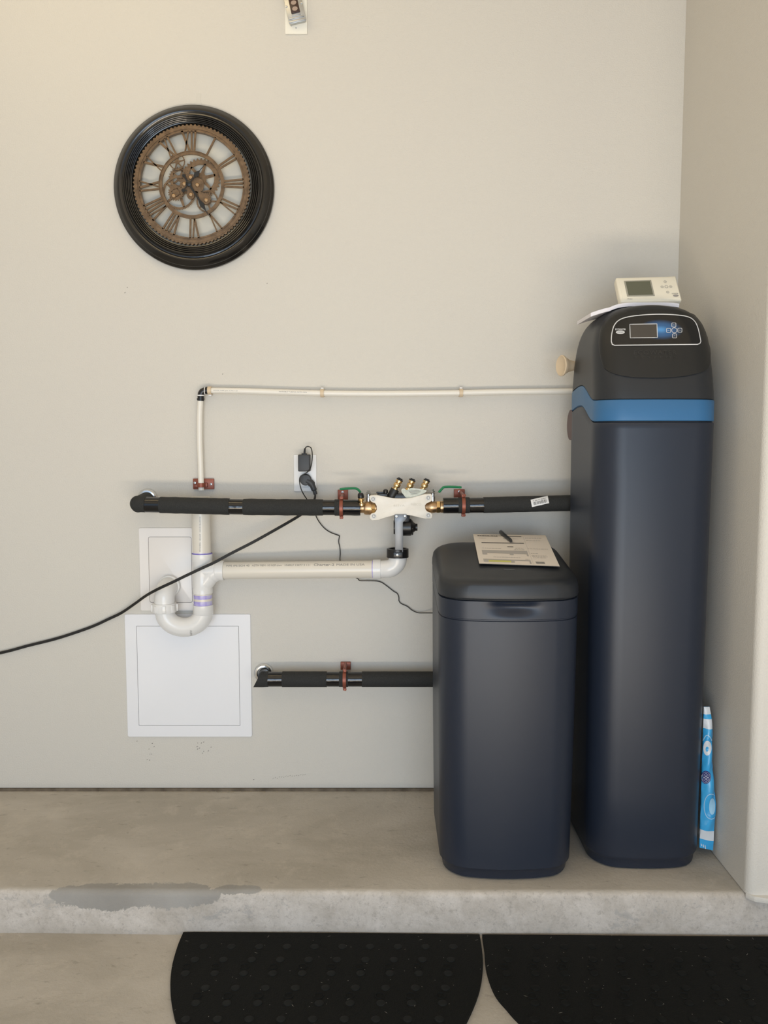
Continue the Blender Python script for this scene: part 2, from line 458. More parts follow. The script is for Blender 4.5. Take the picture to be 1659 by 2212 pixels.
def dense(pts, step=6.0, closed=True):
    o = []; n = len(pts)
    for i in range(n if closed else n-1):
        a, b = pts[i], pts[(i+1) % n]; k = max(1, int(math.hypot(b[0]-a[0], b[1]-a[1])/step))
        for j in range(k): o.append((a[0]+(b[0]-a[0])*j/k, a[1]+(b[1]-a[1])*j/k))
    if not closed: o.append(pts[-1])
    return o
def patch(bm, bv, outline, off, nr=6, th=0.0, edge=None):
    outline = dense(outline)
    cx = sum(p[0] for p in outline)/len(outline); cy = sum(p[1] for p in outline)/len(outline)
    rings = []
    for k in range(1, nr+1):
        s = k/nr; row = []
        for (x, y) in outline:
            p = H(bv, cx+(x-cx)*s, cy+(y-cy)*s, off)
            row.append(p)
        rings.append(row)
    for k, row in enumerate(rings):      # pixels that fell off the surface slide back onto it
        for i, p in enumerate(row):
            q = (k+1)/nr; x, y = outline[i]
            while p is None and q > 0.02:
                q *= 0.99; p = H(bv, cx+(x-cx)*q, cy+(y-cy)*q, off)
            row[i] = p
    c = bm.verts.new(H(bv, cx, cy, off)); V = [[bm.verts.new(p) for p in row] for row in rings]
    n = len(outline)
    for k in range(n): bm.faces.new((c, V[0][k], V[0][(k+1) % n]))
    for a, b in zip(V, V[1:]):
        for k in range(n): bm.faces.new((a[k], b[k], b[(k+1) % n], a[(k+1) % n]))
    if th:
        B = [bm.verts.new(p + Vector((0, th, 0))) for p in rings[-1]]
        for k in range(n): bm.faces.new((V[-1][k], B[k], B[(k+1) % n], V[-1][(k+1) % n]))
    return bm
def ribbon(bm, bv, pts, wpx, off, closed=True):
    pts = dense(pts, 6.0, closed)
    n = len(pts); L_ = []
    for i in range(n):
        a = pts[(i-1) % n] if closed else pts[max(i-1, 0)]; b = pts[(i+1) % n] if closed else pts[min(i+1, n-1)]
        dx, dy = b[0]-a[0], b[1]-a[1]; l = math.hypot(dx, dy) or 1
        nx, ny = -dy/l*wpx/2, dx/l*wpx/2
        p, q = H(bv, pts[i][0]+nx, pts[i][1]+ny, off), H(bv, pts[i][0]-nx, pts[i][1]-ny, off)
        L_.append((bm.verts.new(p), bm.verts.new(q)) if p and q else None)
    for i in range(n if closed else n-1):
        a, b = L_[i], L_[(i+1) % n]
        if a and b: bm.faces.new((a[0], b[0], b[1], a[1]))
    return bm
def circ(cx, cy, rx, ry=None, n=24):
    ry = ry or rx
    return [(cx + rx*math.cos(2*PI*i/n), cy + ry*math.sin(2*PI*i/n)) for i in range(n)]
def spl2(pts, n=6):
    return [(p.x, p.y) for p in spline([(a, b, 0) for a, b in pts], n)]

# ------------------------------------------------------------------ tall water softener
TX0, TX1, TY0, TY1 = 0.531, 0.836, -0.478, -0.125
soft = thing('water_softener', 'tall slate blue water softener cabinet with blue band and black control head in the corner', 'water softener', ((TX0+TX1)/2, (TY0+TY1)/2, 0))
def tall_rise(x, y):
    """the seam climbs in an S towards the back of each side"""
    d = (y - (TY0 + 0.05)) / 0.14
    s = max(0.0, min(1.0, d)); s = s*s*(3-2*s)
    e = max(0.0, (y - (TY0+0.22)) / 0.13)
    return 0.046 * s - 0.020 * min(e, 1.0)**1.3
def tring(z, inset=0.0, seam=0.0, r=0.062):
    return [(x, y, z + seam * tall_rise(x, y)) for x, y in ring(TX0+inset, TX1-inset, TY0+inset, TY1-inset, max(r-inset*0.6, 0.01), 0.018)]
ZS = 1.152; ZB = 1.208
bm = NB()
rings = [tring(0.0, 0.018, 0, 0.07), tring(0.004, 0.012, 0, 0.07), tring(0.026, 0.010, 0, 0.07), tring(0.030, 0.006, 0, 0.07)]
for z, i in ((0.036, 0.005), (0.2, 0.0042), (0.4, 0.003), (0.6, 0.002), (0.8, 0.001), (1.0, 0)): rings.append(tring(z, i, 0, 0.066))
for t in (0.5, 0.75, 0.9): rings.append(tring(1.0 + (ZS-0.003-1.0)*t, 0.0, t, 0.063))
rings += [tring(ZS-0.003, 0.0, 1), tring(ZS-0.0005, 0.002, 1)]
loft(bm, rings); obj('cabinet', bm, M['plastic'], soft, sharp=50)
bm = NB(); loft(bm, [tring(ZS-0.004, 0.004, 1), tring(ZS+0.004, 0.004, 1)]); obj('seam', bm, M['gap'], soft)
bm = NB()
loft(bm, [tring(ZS+0.002, 0.002, 1), tring(ZS+0.0035, 0.0, 1), tring(ZB-0.003, 0.0, 1), tring(ZB-0.001, 0.002, 1)])
obj('accent_band', bm, M['blue'], soft, sharp=50)
bm = NB(); loft(bm, [tring(ZB-0.002, 0.004, 1), tring(ZB+0.003, 0.004, 1)]); obj('seam', bm, M['gap'], soft)
# domed control head
bm = NB(); ZT = 1.449; rings = []
def hring(t):
    """t 0..1 from the band to the crown"""
    hw = (TX1-TX0)/2 - 0.001
    z = ZB + 0.001 + (ZT-ZB) * t
    n = 4.3
    a = hw * (1 - t**n)**(1/n) * (1 - 0.02*t)
    cx = (TX0+TX1)/2
    fr = TY0 + 0.001 + 0.070 * t**1.25 + 0.045 * (1 - (1 - t**9)**(1/9))
    bk = TY1 - 0.001 - 0.02 * t - 0.08 * (1 - (1 - t**3)**(1/3))
    r = min(0.062, a*0.95, (bk-fr)*0.48)
    out = []
    for x, y in ring(cx-a, cx+a, fr, bk, r, 0.012*(1-t)+0.006):
        out.append((x, y, z + tall_rise(x, y) * max(0, 1 - t*1.9)**1.5))
    return out
ts = [0, 0.02, 0.08, 0.16, 0.24, 0.32, 0.4, 0.48, 0.56, 0.64, 0.71, 0.77, 0.82, 0.86, 0.895, 0.922, 0.945, 0.963, 0.977, 0.988, 0.995, 0.999]
for t in ts: rings.append(hring(t))
loft(bm, rings); hb = bvh_of(bm)
head = obj('control_head', bm, M['head_plastic'], soft, sharp=60)
# raised black fascia that wraps the front of the head
outl = spl2([(1298,760),(1297,735),(1302,708),(1316,688),(1340,677),(1372,672),(1410,670.5),(1450,671.5),(1482,676),(1508,688),(1522,708),(1529,735),(1532,765),(1530,790),(1518,803),(1490,811),(1450,816),(1405,817),(1360,815),(1325,807),(1306,793),(1298,760)], 5)[:-1]
bm = NB(); patch(bm, hb, outl, 0.0035, 22, th=0.008)
fb = bvh_of(bm)
face = obj('fascia', bm, M['face'], soft, sharp=50, label='black fascia of the control head')
# printed control panel: gloss black with a blue glow printed behind the keys
pm = mat('control_panel_print', (0.005, 0.006, 0.008), 0.16)
nt = pm.node_tree; N = nt.nodes; L = nt.links; b = N['Principled BSDF']
gp = N.new('ShaderNodeNewGeometry'); c0 = H(fb, 1427, 712)
sb = N.new('ShaderNodeVectorMath'); sb.operation = 'SUBTRACT'; sb.inputs[1].default_value = c0
sc = N.new('ShaderNodeVectorMath'); sc.operation = 'MULTIPLY'; sc.inputs[1].default_value = (1/0.060, 0, 1/0.028)
ln = N.new('ShaderNodeVectorMath'); ln.operation = 'LENGTH'
rp = N.new('ShaderNodeValToRGB'); rp.color_ramp.interpolation = 'EASE'
rp.color_ramp.elements[0].color = (0.075, 0.27, 0.58, 1); rp.color_ramp.elements[1].color = (0.005, 0.006, 0.008, 1); rp.color_ramp.elements[1].position = 1.0
e = rp.color_ramp.elements.new(0.45); e.color = (0.028, 0.105, 0.26, 1)
L.new(gp.outputs['Position'], sb.inputs[0]); L.new(sb.outputs[0], sc.inputs[0]); L.new(sc.outputs[0], ln.inputs[0])
L.new(ln.outputs['Value'], rp.inputs[0]); L.new(rp.outputs[0], b.inputs['Base Color'])
pout = spl2([(1321,738),(1322,722),(1327,704),(1338,692),(1358,685),(1390,681),(1425,679.5),(1460,681),(1485,685),(1499,694),(1507,710),(1512,733)], 5)
pout += [(1513,738),(1511,742.5),(1506,744.5),(1420,745.5),(1328,746.5),(1323,744.5)]
bm = NB(); patch(bm, fb, pout, 0.0008, 16); obj('control_panel', bm, pm, face, label='gloss black control panel with printed blue glow', recalc=False)
bm = NB(); ribbon(bm, fb, pout, 2.0, 0.0016); obj('panel_outline', bm, M['silver'], face, recalc=False)
bm = NB(); patch(bm, fb, [(1361,702),(1375,702),(1390,702),(1418,701.5),(1418.5,715),(1419,729),(1390,729.5),(1361,730),(1361,715)], 0.0016, 6)
obj('display_screen', bm, M['screen'], face, recalc=False)
bm = NB(); ribbon(bm, fb, [(1360,701.5),(1389,701),(1418.5,700.5),(1419.5,730),(1390,730.4),(1361,730.8)], 1.5, 0.0021)
obj('screen_frame', bm, M['silver'], face, recalc=False)
for cx, cy, rd in ((1456,714.3,1),(1455,702.8,0),(1456.5,726.3,0),(1443.7,714.5,0),(1468,714,0)):
    bm = NB()
    ribbon(bm, fb, circ(cx, cy, 5.6, 5.6) if rd else rrect(cx-4.4, cx+4.4, cy-4.4, cy+4.4, 1.6), 1.1, 0.0019)
    if not rd: ribbon(bm, fb, [(cx-2, cy+0.4), (cx, cy-0.4), (cx+2, cy+0.4)], 0.8, 0.0019, closed=False)
    obj('button', bm, M['silver'], face, recalc=False)
bm = NB()
text(bm, 'ECOWATER', lambda u, v: H(fb, 1329.5+u, 714-v, 0.0020), 3.6, 22, bold=0.02)
patch(bm, fb, circ(1340, 718.5, 9.5, 3.6), 0.0018, 2)
obj('logo', bm, M['silver'], face, recalc=False)
bm = NB(); text(bm, 'SYSTEMS', lambda u, v: H(fb, 1334+u, 719.8-v, 0.0024), 2.6, 12)
obj('logo_lettering', bm, M['ink'], face, recalc=False)
bm = NB()
text(bm, 'ECOWATER', lambda u, v: H(fb, 1369+u, 766-v, 0.0009), 9, 92, spacing=1.15)
text(bm, 'S Y S T E M S', lambda u, v: H(fb, 1371+u, 774-v, 0.0009), 4.5, 90, spacing=1.2)
obj('embossed_lettering', bm, mat('emboss', (0.022, 0.023, 0.024), 0.28), face, recalc=False)
# port and funnel on the far left side of the cabinet
bm = NB(); lathe(bm, [(0.0, 0), (0.040, 0), (0.043, 0.003), (0.043, 0.012), (0, 0.012)], A(1238, 918, -0.165) + Vector((0.004, 0, 0)), (-1, 0, 0), 28)
obj('side_port', bm, mat('dark_red_port', (0.06, 0.015, 0.012), 0.4), soft)
c = A(1211, 790, -0.175); ax = Vector((1, 0.32, 0.02)).normalized()
bm = NB()
lathe(bm, [(0.0,0.006),(0.020,0.003),(0.027,0.0),(0.0295,0.002),(0.029,0.006),(0.023,0.014),(0.017,0.026),(0.0135,0.040),(0.012,0.06),(0.012,0.10)], c, ax, 32)
obj('overflow_funnel', bm, M['beige'], soft, label='beige flared funnel on the left of the head')

# ------------------------------------------------------------------ short brine tank
BX0, BX1, BY0, BY1 = 0.136, 0.492, -0.528, -0.15
brine = thing('brine_tank', 'short slate blue brine tank with a domed dark lid, standing left of the tall softener', 'brine tank', ((BX0+BX1)/2, (BY0+BY1)/2, 0))
def bslope(y): return 0.135 * max(0, y - (BY0+0.035))
def bring(z, inset=0.0, seam=1.0, r=0.066, bulge=0.026, dent=0.0, extra=0.0):
    out = []
    for x, y in ring(BX0+inset, BX1-inset, BY0+inset, BY1-inset, max(r-inset*0.5, 0.01), bulge, nf=44):
        zz = z + seam * bslope(y) + extra * (y - BY0)
        if dent and y < BY0+0.03: y += dent * math.exp(-(abs(x-(BX0+BX1)/2-0.004)/0.048)**2.6)
        out.append((x, y, zz))
    return out
bm = NB()
rings = [bring(0.0, 0.026, 0), bring(0.004, 0.018, 0), bring(0.028, 0.014, 0), bring(0.032, 0.009, 0)]
for z, i in ((0.06, 0.0085), (0.2, 0.0065), (0.35, 0.0045), (0.5, 0.003), (0.6, 0.0022)): rings.append(bring(z, i, max(0, (z-0.4)/0.3)))
rings += [bring(0.640, 0.002, 1), bring(0.6655, 0.0018, 1), bring(0.667, 0.004, 1), bring(0.6695, 0.004, 1), bring(0.671, 0.0014, 1)]
for k in range(11):
    t = k/10; rings.append(bring(0.673 + 0.042*t, 0.0014-0.0004*t, 1, dent=0.015*math.sin(PI*t**1.5)**1.3 if 0 < t < 1 else 0))
rings += [bring(0.7165, 0.004, 1)]
loft(bm, rings); tb = bvh_of(bm); obj('tank', bm, M['plastic'], brine, sharp=50)
bm = NB(); loft(bm, [bring(0.710, 0.0055, 1), bring(0.724, 0.0055, 1)]); obj('seam', bm, M['gap'], brine)
bm = NB()
rings = [bring(0.7195, 0.003), bring(0.7205, 0.0005), bring(0.7235, 0.0), bring(0.738, 0.0005), bring(0.752, 0.003)]
R = 0.020
for k in range(1, 8):
    t = PI/2*k/7; rings.append(bring(0.752 + R*math.sin(t)*0.85, 0.003 + R*1.5*(1-math.cos(t)), extra=0.012*k/7, r=0.078))
for i, z in ((0.055, 0.7725), (0.085, 0.775), (0.12, 0.7765), (0.15, 0.777)): rings.append(bring(z, i, extra=0.012, bulge=0.015, r=0.09))
loft(bm, rings); lb = bvh_of(bm); obj('lid', bm, M['head_plastic'], brine, sharp=60, label='domed charcoal lid')
# small moulded mark on the lid and mould scratches on the tank
bm = NB(); ribbon(bm, lb, [(1088,1229.5),(1098,1231),(1112,1230)], 0.9, 0.0005, closed=False)
obj('moulded_mark', bm, M['greyp'], brine, recalc=False)

# ------------------------------------------------------------------ paperwork and pen on the lid
sheet = thing('document', 'stack of cream printed forms with a yellow highlighted line lying on the brine tank lid', 'document', H(lb, 1115, 1190))
Q = [(1022,1154),(1178,1156),(1209,1223),(1035,1217)]
def qd(u, v):
    a, b_, c_, d_ = Q
    x = (a[0]*(1-u)+b_[0]*u)*(1-v) + (d_[0]*(1-u)+c_[0]*u)*v
    y = (a[1]*(1-u)+b_[1]*u)*(1-v) + (d_[1]*(1-u)+c_[1]*u)*v
    return x, y
n0 = (H(lb, 1100, 1200) - H(lb, 1100, 1180))
pA = H(lb, 1100, 1205); pB = H(lb, 1100, 1190); pC = H(lb, 1130, 1205)
pn = (pC-pA).cross(pB-pA).normalized()
if pn.z < 0: pn = -pn
def onp(px, py, off):
    """point on the sheet: the flat of the lid, carried straight on past its rounding"""
    d = ray(px, py); t = (pA + pn*off - CAM).dot(pn) / d.dot(pn); return CAM + d*t
def sheet_mesh(off, th, du=(0, 0), curl=0.0, wob=0.0):
    bm = NB(); nu, nv = 16, 10; T = []; B = []
    for j in range(nv+1):
        tr, br = [], []
        for i in range(nu+1):
            u, v = i/nu, j/nv; x, y = qd(u, v); x += du[0]; y += du[1]
            h = off + curl * max(0, u-0.82)**2 * 30 * v + wob*math.sin(u*7)*v
            tr.append(bm.verts.new(onp(x, y, h+th))); br.append(bm.verts.new(onp(x, y, h)))
        T.append(tr); B.append(br)
    for j in range(nv):
        for i in range(nu):
            bm.faces.new((T[j][i], T[j][i+1], T[j+1][i+1], T[j+1][i])); bm.faces.new((B[j][i], B[j+1][i], B[j+1][i+1], B[j][i+1]))
    for j in range(nv):
        bm.faces.new((T[j][0], T[j+1][0], B[j+1][0], B[j][0])); bm.faces.new((T[j][nu], B[j][nu], B[j+1][nu], T[j+1][nu]))
    for i in range(nu):
        bm.faces.new((T[0][i], B[0][i], B[0][i+1], T[0][i+1])); bm.faces.new((T[nv][i], T[nv][i+1], B[nv][i+1], B[nv][i]))
    return bm
obj('sheet', sheet_mesh(0.0015, 0.0009, (0.6, 1.2)), M['paper'], sheet)
obj('sheet', sheet_mesh(0.0027, 0.0009, (0.2, 0.4), 0.0), M['paper'], sheet)
obj('sheet', sheet_mesh(0.0039, 0.0008, (0, 0), 0.0), M['paper'], sheet)
TOP = 0.0052
def pr(name, m, rects):
    bm = NB()
    for u0, v0, u1, v1 in rects:
        q = [(u0, v0), (u1, v0), (u1, v1), (u0, v1)]
        bm.faces.new([bm.verts.new(onp(*qd(a, b), TOP)) for a, b in q])
    return obj(name, bm, m, sheet, recalc=False, kind='stuff')
r_ = []
x = 0.055
for l in (0.03,0.025,0.04,0.02,0.035,0.012,0.03,0.022,0.028): r_.append((x, 0.035, x+l, 0.062)); x += l+0.004
r_ += [(0.33, 0.04, 0.40, 0.050), (0.40, 0.048, 0.66, 0.062), (0.09, 0.268, 0.66, 0.290), (0.42, 0.393, 0.50, 0.415)]
pr('print_lines', M['ink'], r_)
pr('grey_table', M['inklight'], [(0.07,0.53,0.66,0.63),(0.07,0.63,0.13,0.68),(0.42,0.63,0.47,0.68),(0.64,0.63,0.66,0.70),(0.065,0.83,0.66,0.865),(0.065,0.865,0.125,0.93),(0.41,0.865,0.455,0.93),(0.64,0.865,0.66,0.95)])
pr('highlighted_line', M['highlight'], [(0.13,0.872,0.41,0.925)])
r_ = []
for v, u0, u1 in ((0.12,0.07,0.16),(0.13,0.4,0.6),(0.44,0.52,0.63),(0.46,0.08,0.33),(0.49,0.5,0.64),(0.10,0.7,0.93),(0.18,0.7,0.9),(0.45,0.68,0.95),(0.60,0.70,0.80),(0.67,0.70,0.89),(0.705,0.70,0.90),(0.74,0.71,0.88),(0.80,0.60,0.65),(0.755,0.2,0.55)):
    u = u0
    while u < u1:
        l = random.uniform(0.015, 0.04); r_.append((u, v, min(u+l, u1), v+0.009)); u += l+0.008
pr('small_print', M['inklight'], r_)
pr('code_block', M['inkgrey'], [(0.715,0.875,0.83,0.895),(0.72,0.90,0.83,0.94)])
pr('fold_line', M['inklight'], [(0.680,0.02,0.682,0.98)])
p0 = onp(1106.5, 1170, 0.0098); p1 = onp(1081, 1149, 0.0098)
ax = (p1-p0); Ln = ax.length
bm = NB(); lathe(bm, [(0,0),(0.0014,0.002),(0.0042,0.012),(0.0050,0.02),(0.0050,Ln*0.55),(0.0054,Ln*0.56),(0.0054,Ln*0.94),(0.0048,Ln),(0,Ln)], p0, ax, 20)
pen = thing('pen', 'black ballpoint pen lying across the top of the printed forms', 'pen', p0)
obj('barrel', bm, M['pen'], pen)
bm = NB(); tube(bm, [p0+ax*0.60+Vector((0,0,0.0072)), p0+ax*0.75+Vector((0,0,0.0078)), p0+ax*0.95+Vector((0,0,0.0068)), p0+ax*0.975+Vector((0,0,0.003))], 0.0012, 8)
obj('clip', bm, M['greyp'], pen)

# ------------------------------------------------------------------ booklet and remote monitor on the softener
yb = -0.374
low = [(1276,684),(1292,678.5),(1312,673),(1335,669),(1370,666.3),(1410,665),(1440,665),(1467,665.5)]
bm = NB()
pts = [(A(a, b_, yb)) for a, b_ in spl2(low, 4)]
for p in pts:
    for k in range(7):
        h_ = hb.ray_cast(Vector((p.x, yb + 0.15*k/6, 2.0)), Vector((0, 0, -1)))
        if h_[0] is not None: p.z = max(p.z, h_[0].z + 0.0004)
up = [p + Vector((0, 0, 0.0095)) for p in pts]
prism(bm, pts + up[::-1], (0, 0.15, 0))
bk = obj('booklet', bm, M['paperw']); tag(bk, 'white booklet bent over the crown of the tall softener under the monitor', 'booklet')
TL, BL, BR = A(1330, 599.5, -0.305), A(1341, 652.5, -0.352), A(1473.5, 648.5, -0.352)
ex = (BR-BL).normalized(); ez = (TL-BL); Hh = ez.length; ez = (ez - ex*ez.dot(ex)).normalized(); ey = ez.cross(ex); Wd = (BR-BL).length
MM = Matrix((ex, ey, ez)).transposed().to_4x4(); MM.translation = BL + ex*Wd/2 + ez*Hh/2
mon = thing('remote_monitor', 'cream remote display monitor with grey screen propped on the booklet atop the softener', 'monitor', BL + ex*Wd/2)
def mbox(cx, cz, sx, sz, y0, y1, bev=0.0, bmx=None):
    bm = bmx or NB(); t = bmesh.new(); bmesh.ops.create_cube(t, size=1)
    bmesh.ops.scale(t, vec=(sx, abs(y1-y0), sz), verts=t.verts[:])
    if bev: bmesh.ops.bevel(t, geom=t.edges[:], offset=bev, segments=3, profile=0.5, affect='EDGES')
    t.transform(MM @ Matrix.Translation((cx, (y0+y1)/2, cz))); merge(bm, t); return bm
sgn = 1 if (MM.to_3x3() @ Vector((0, 1, 0))).y > 0 else -1
obj('case', mbox(0, 0, Wd, Hh, 0.0, sgn*0.024, 0.004), M['cream'], mon)
obj('front_frame', mbox(0.002, 0, Wd*0.955, Hh*0.90, -sgn*0.0012, sgn*0.005, 0.0025), M['cream'], mon)
def mp(u, v, off=0.0016):          # u, v in 0..1 from the top left of the monitor's face
    return MM @ Vector(((u-0.5)*Wd, -sgn*off, (0.5-v)*Hh))
def mquad(u0, v0, u1, v1, off):
    bm = NB(); bm.faces.new([bm.verts.new(mp(a, b, off)) for a, b in ((u0,v0),(u1,v0),(u1,v1),(u0,v1))]); return bm
scm = obj('screen_bezel', mbox(-0.155*Wd, 0.01*Hh, 0.45*Wd, 0.64*Hh, -sgn*0.0022, 0.0, 0.0004), mat('bezel_grey', (0.33, 0.32, 0.27), 0.4), mon)
obj('screen', mbox(-0.155*Wd, 0.01*Hh, 0.40*Wd, 0.55*Hh, -sgn*0.0026, 0.0), M['lcd'], mon)
for u, v, rr_ in ((0.795,0.46,0.030),(0.795,0.25,0.024),(0.795,0.68,0.024),(0.725,0.46,0.024),(0.865,0.46,0.024)):
    bm = NB(); k = 20
    for i in range(k):
        a0, a1 = 2*PI*i/k, 2*PI*(i+1)/k
        q = [(u + r*math.cos(a), v + r*math.sin(a)*Wd/Hh) for r, a in ((rr_,a0),(rr_,a1),(rr_*0.78,a1),(rr_*0.78,a0))]
        bm.faces.new([bm.verts.new(mp(x, y, 0.0020)) for x, y in q])
    if rr_ < 0.03: bm.faces.new([bm.verts.new(mp(u+a*0.006, v+b*0.010, 0.0020)) for a, b in ((-1,-1),(1,-1),(1,1),(-1,1))])
    obj('button', bm, M['inkgrey'], mon, recalc=False)
bm = NB()
text(bm, 'ECOWATER', lambda u, v: mp(0.855+u, 0.765-v, 0.0020), 0.04, 0.105, bold=0.02)
bm.faces.new([bm.verts.new(mp(0.912+0.045*math.cos(t), 0.83+0.045*math.sin(t), 0.0020)) for t in [2*PI*i/20 for i in range(20)]])
text(bm, 'Wireless', lambda u, v: mp(0.115+u, 0.925-v, 0.0020), 0.05, 0.08)
obj('print', bm, M['inkgrey'], mon, recalc=False, kind='stuff')

# ------------------------------------------------------------------ blue bag beside the softener
yb = -0.425
Lf = [(1519,1527),(1518,1560),(1517,1610),(1515,1660),(1514,1700),(1513,1740),(1511,1790),(1510,1815)]
Rt = [(1533,1527),(1537,1550),(1540,1580),(1538,1610),(1539,1650),(1542,1690),(1546.5,1730),(1545,1770),(1542,1800),(1540,1836)]
def lerp_edge(E, y):
    for a, b_ in zip(E, E[1:]):
        if a[1] <= y <= b_[1]: t = (y-a[1])/(b_[1]-a[1]); return a[0]+(b_[0]-a[0])*t
    return E[-1][0]
bag = thing('salt_bag', 'light blue and white plastic pouch squeezed between the tall softener and the right wall', 'bag', A(1528, 1832, yb))
bmb = NB(); nv = 60; nu = 12; grid = []
for j in range(nv+1):
    y = 1527 + (1834-1527)*j/nv; row = []
    xl, xr = lerp_edge(Lf, y) + 1.5, lerp_edge(Rt, y)
    for i in range(nu+1):
        u = i/nu; p = A(xl+(xr-xl)*u, y + (u*6-3)*j/nv, yb)
        fat = math.sin(PI*j/nv)**0.5
        p.y -= 0.011*fat*math.sin(PI*u) + 0.003*math.sin(j*0.5+u*5)*fat
        row.append(p)
    grid.append(row)
V = [[bmb.verts.new(p) for p in r_] for r_ in grid]; B2 = [[bmb.verts.new(Vector((p.x, 2*yb-p.y+0.004, p.z))) for p in r_] for r_ in grid]
def bandmat(j):
    y = 1527 + (1834-1527)*j/nv
    return 1 if y < 1539 or 1550 < y < 1569 or 1789 < y < 1813 else 0
for j in range(nv):
    for i in range(nu):
        bmb.faces.new((V[j][i], V[j][i+1], V[j+1][i+1], V[j+1][i])).material_index = bandmat(j)
        bmb.faces.new((B2[j][i], B2[j+1][i], B2[j+1][i+1], B2[j][i+1])).material_index = bandmat(j)
    for k in (0, nu):
        bmb.faces.new((V[j][k], V[j+1][k], B2[j+1][k], B2[j][k])).material_index = bandmat(j)
for k in (0, nv):
    for i in range(nu): bmb.faces.new((V[k][i], V[k][i+1], B2[k][i+1], B2[k][i]))
gb = bvh_of(bmb)
obj('pouch', bmb, [M['bagblue'], M['bagwhite']], bag, sharp=60)
bm = NB(); patch(bm, gb, circ(1528, 1616, 8.5, 16), 0.0009, 3); obj('pale_seal', bm, M['bagwhite'], bag, recalc=False)
bm = NB(); patch(bm, gb, circ(1527.5, 1618, 3.2, 5.5), 0.0014, 1); obj('seal_star', bm, M['bagblue'], bag, recalc=False)
bm = NB(); ribbon(bm, gb, [(1519+0.4*i, 1600-12*math.sin(PI*i/45)) for i in range(46)], 2.2, 0.0009, closed=False)
ribbon(bm, gb, circ(1536, 1742, 15, 27), 1.6, 0.0012); patch(bm, gb, circ(1538, 1742, 6.5, 18), 0.0009, 2)
obj('pale_rings', bm, M['bagpale'], bag, recalc=False, kind='stuff')
bm = NB(); patch(bm, gb, circ(1525, 1679, 10.5, 14), 0.0010, 3); obj('navy_badge', bm, M['bagnavy'], bag, recalc=False)
bm = NB(); 
ribbon(bm, gb, circ(1525, 1679, 8.6, 11.8), 0.5, 0.0016)
for k in range(6):
    t = PI/6+k*PI/3; ribbon(bm, gb, circ(1525+4.6*math.cos(t), 1679+6.2*math.sin(t), 2.3, 3.0, 10), 0.55, 0.0016)
ribbon(bm, gb, circ(1525, 1679, 2.0, 2.8, 10), 0.55, 0.0016)
obj('badge_pattern', bm, M['bagwhite'], bag, recalc=False)
bm = NB()
for k, h in enumerate((5, 6, 8, 9, 11)):
    ribbon(bm, gb, [(1514.5+k*4.2, 1822+k*1.6), (1515.5+k*4.2, 1822+k*1.6+h)], 1.8, 0.0012, closed=False)
obj('white_bars', bm, M['bagwhite'], bag, recalc=False)

# ------------------------------------------------------------------ insulated pipes
YP = -0.114                        # centre line of the insulated runs
RP = PX(17.6, YP)
YL = -0.070                        # the lower run sits closer to the wall
RL = PX(17.3, YL)
def hpipe(bm, pts, r, seg=28, wob=0.0):
    P = spline([A(x, y, YP) for x, y in pts], 6)
    rr = [r*(1+wob*noise.noise(Vector((p.x*40, 0, 0)))) for p in P]
    rr[0] *= 0.985; rr[-1] *= 0.985
    tube(bm, P, rr, seg); return bm
def pipe_y(px): # measured centre heights of the upper run
    K = [(290,1089.5),(400,1092),(520,1095),(640,1096),(760,1096.5),(780,1096.5),(958,1092),(1050,1091),(1150,1088.5),(1260,1086)]
    for a, b_ in zip(K, K[1:]):
        if a[0] <= px <= b_[0]: return a[1]+(b_[1]-a[1])*(px-a[0])/(b_[0]-a[0])
    return K[0][1] if px < 290 else K[-1][1]
def run(parent, name, x0, x1, r, m, wob=0.0, label=None):
    n = max(2, int((x1-x0)/25)); bm = NB()
    hpipe(bm, [(x0+(x1-x0)*i/n, pipe_y(x0+(x1-x0)*i/n)) for i in range(n+1)], r, wob=wob)
    return obj(name, bm, m, parent, label=label)
def escutcheon(parent, px, py, rpx):
    c = A(px, py, 0); r = PX(rpx, 0)
    bm = NB(); lathe(bm, [(r*0.6,-0.001),(r,-0.001),(r,-0.003),(r*0.96,-0.008),(r*0.82,-0.0125),(r*0.66,-0.013),(r*0.62,-0.010),(r*0.6,-0.001)], c, (0,1,0), 40, cap=False)
    return obj('escutcheon', bm, M['chrome'], parent, label='chrome wall flange')
ip = thing('insulated_pipe', 'long black foam insulated pipe on the back wall left of the brass valves', 'pipe', A(300, 1089, YP))
escutcheon(ip, 319.5, 1077, 22)
# mitred elbow: out of the wall, then right
c0 = A(296, 1089, YP)
bm = NB()
w0 = A(319.5, 1078, 0)
tube(bm, [Vector((w0.x, -0.006, w0.z)), Vector((c0.x, YP+0.035, c0.z)), Vector((c0.x, YP+0.012, c0.z)), Vector((c0.x+0.003, YP+0.003, c0.z)), c0+Vector((0.012,0,0)), A(315,1089.7,YP)], [RP*0.95,RP,RP*1.02,RP*1.04,RP,RP*0.98], 28)
obj('elbow_sleeve', bm, M['foam'], ip)
for i, (x0, x1, k) in enumerate(((346,496,'f'),(526,698,'f'),(723,742,'f'))): run(ip, 'foam_sleeve', x0, x1, RP*1.01, M['foam'], 0.03)
for x0, x1 in ((313,349),(493,529),(694,725)): run(ip, 'tape_wrap', x0, x1, RP*0.955, M['tape'], label='glossy black tape wrap')
bm = NB(); hpipe(bm, [(740,1096.5),(760,1096.5),(779,1097)], RP*0.99, wob=0.05)
obj('tape_wrap', bm, M['tape'], ip, label='glossy black tape wrap')
ip2 = thing('insulated_pipe', 'black foam insulated pipe from the brass valves to the softener with a barcode sticker', 'pipe', A(1100, 1090, YP))
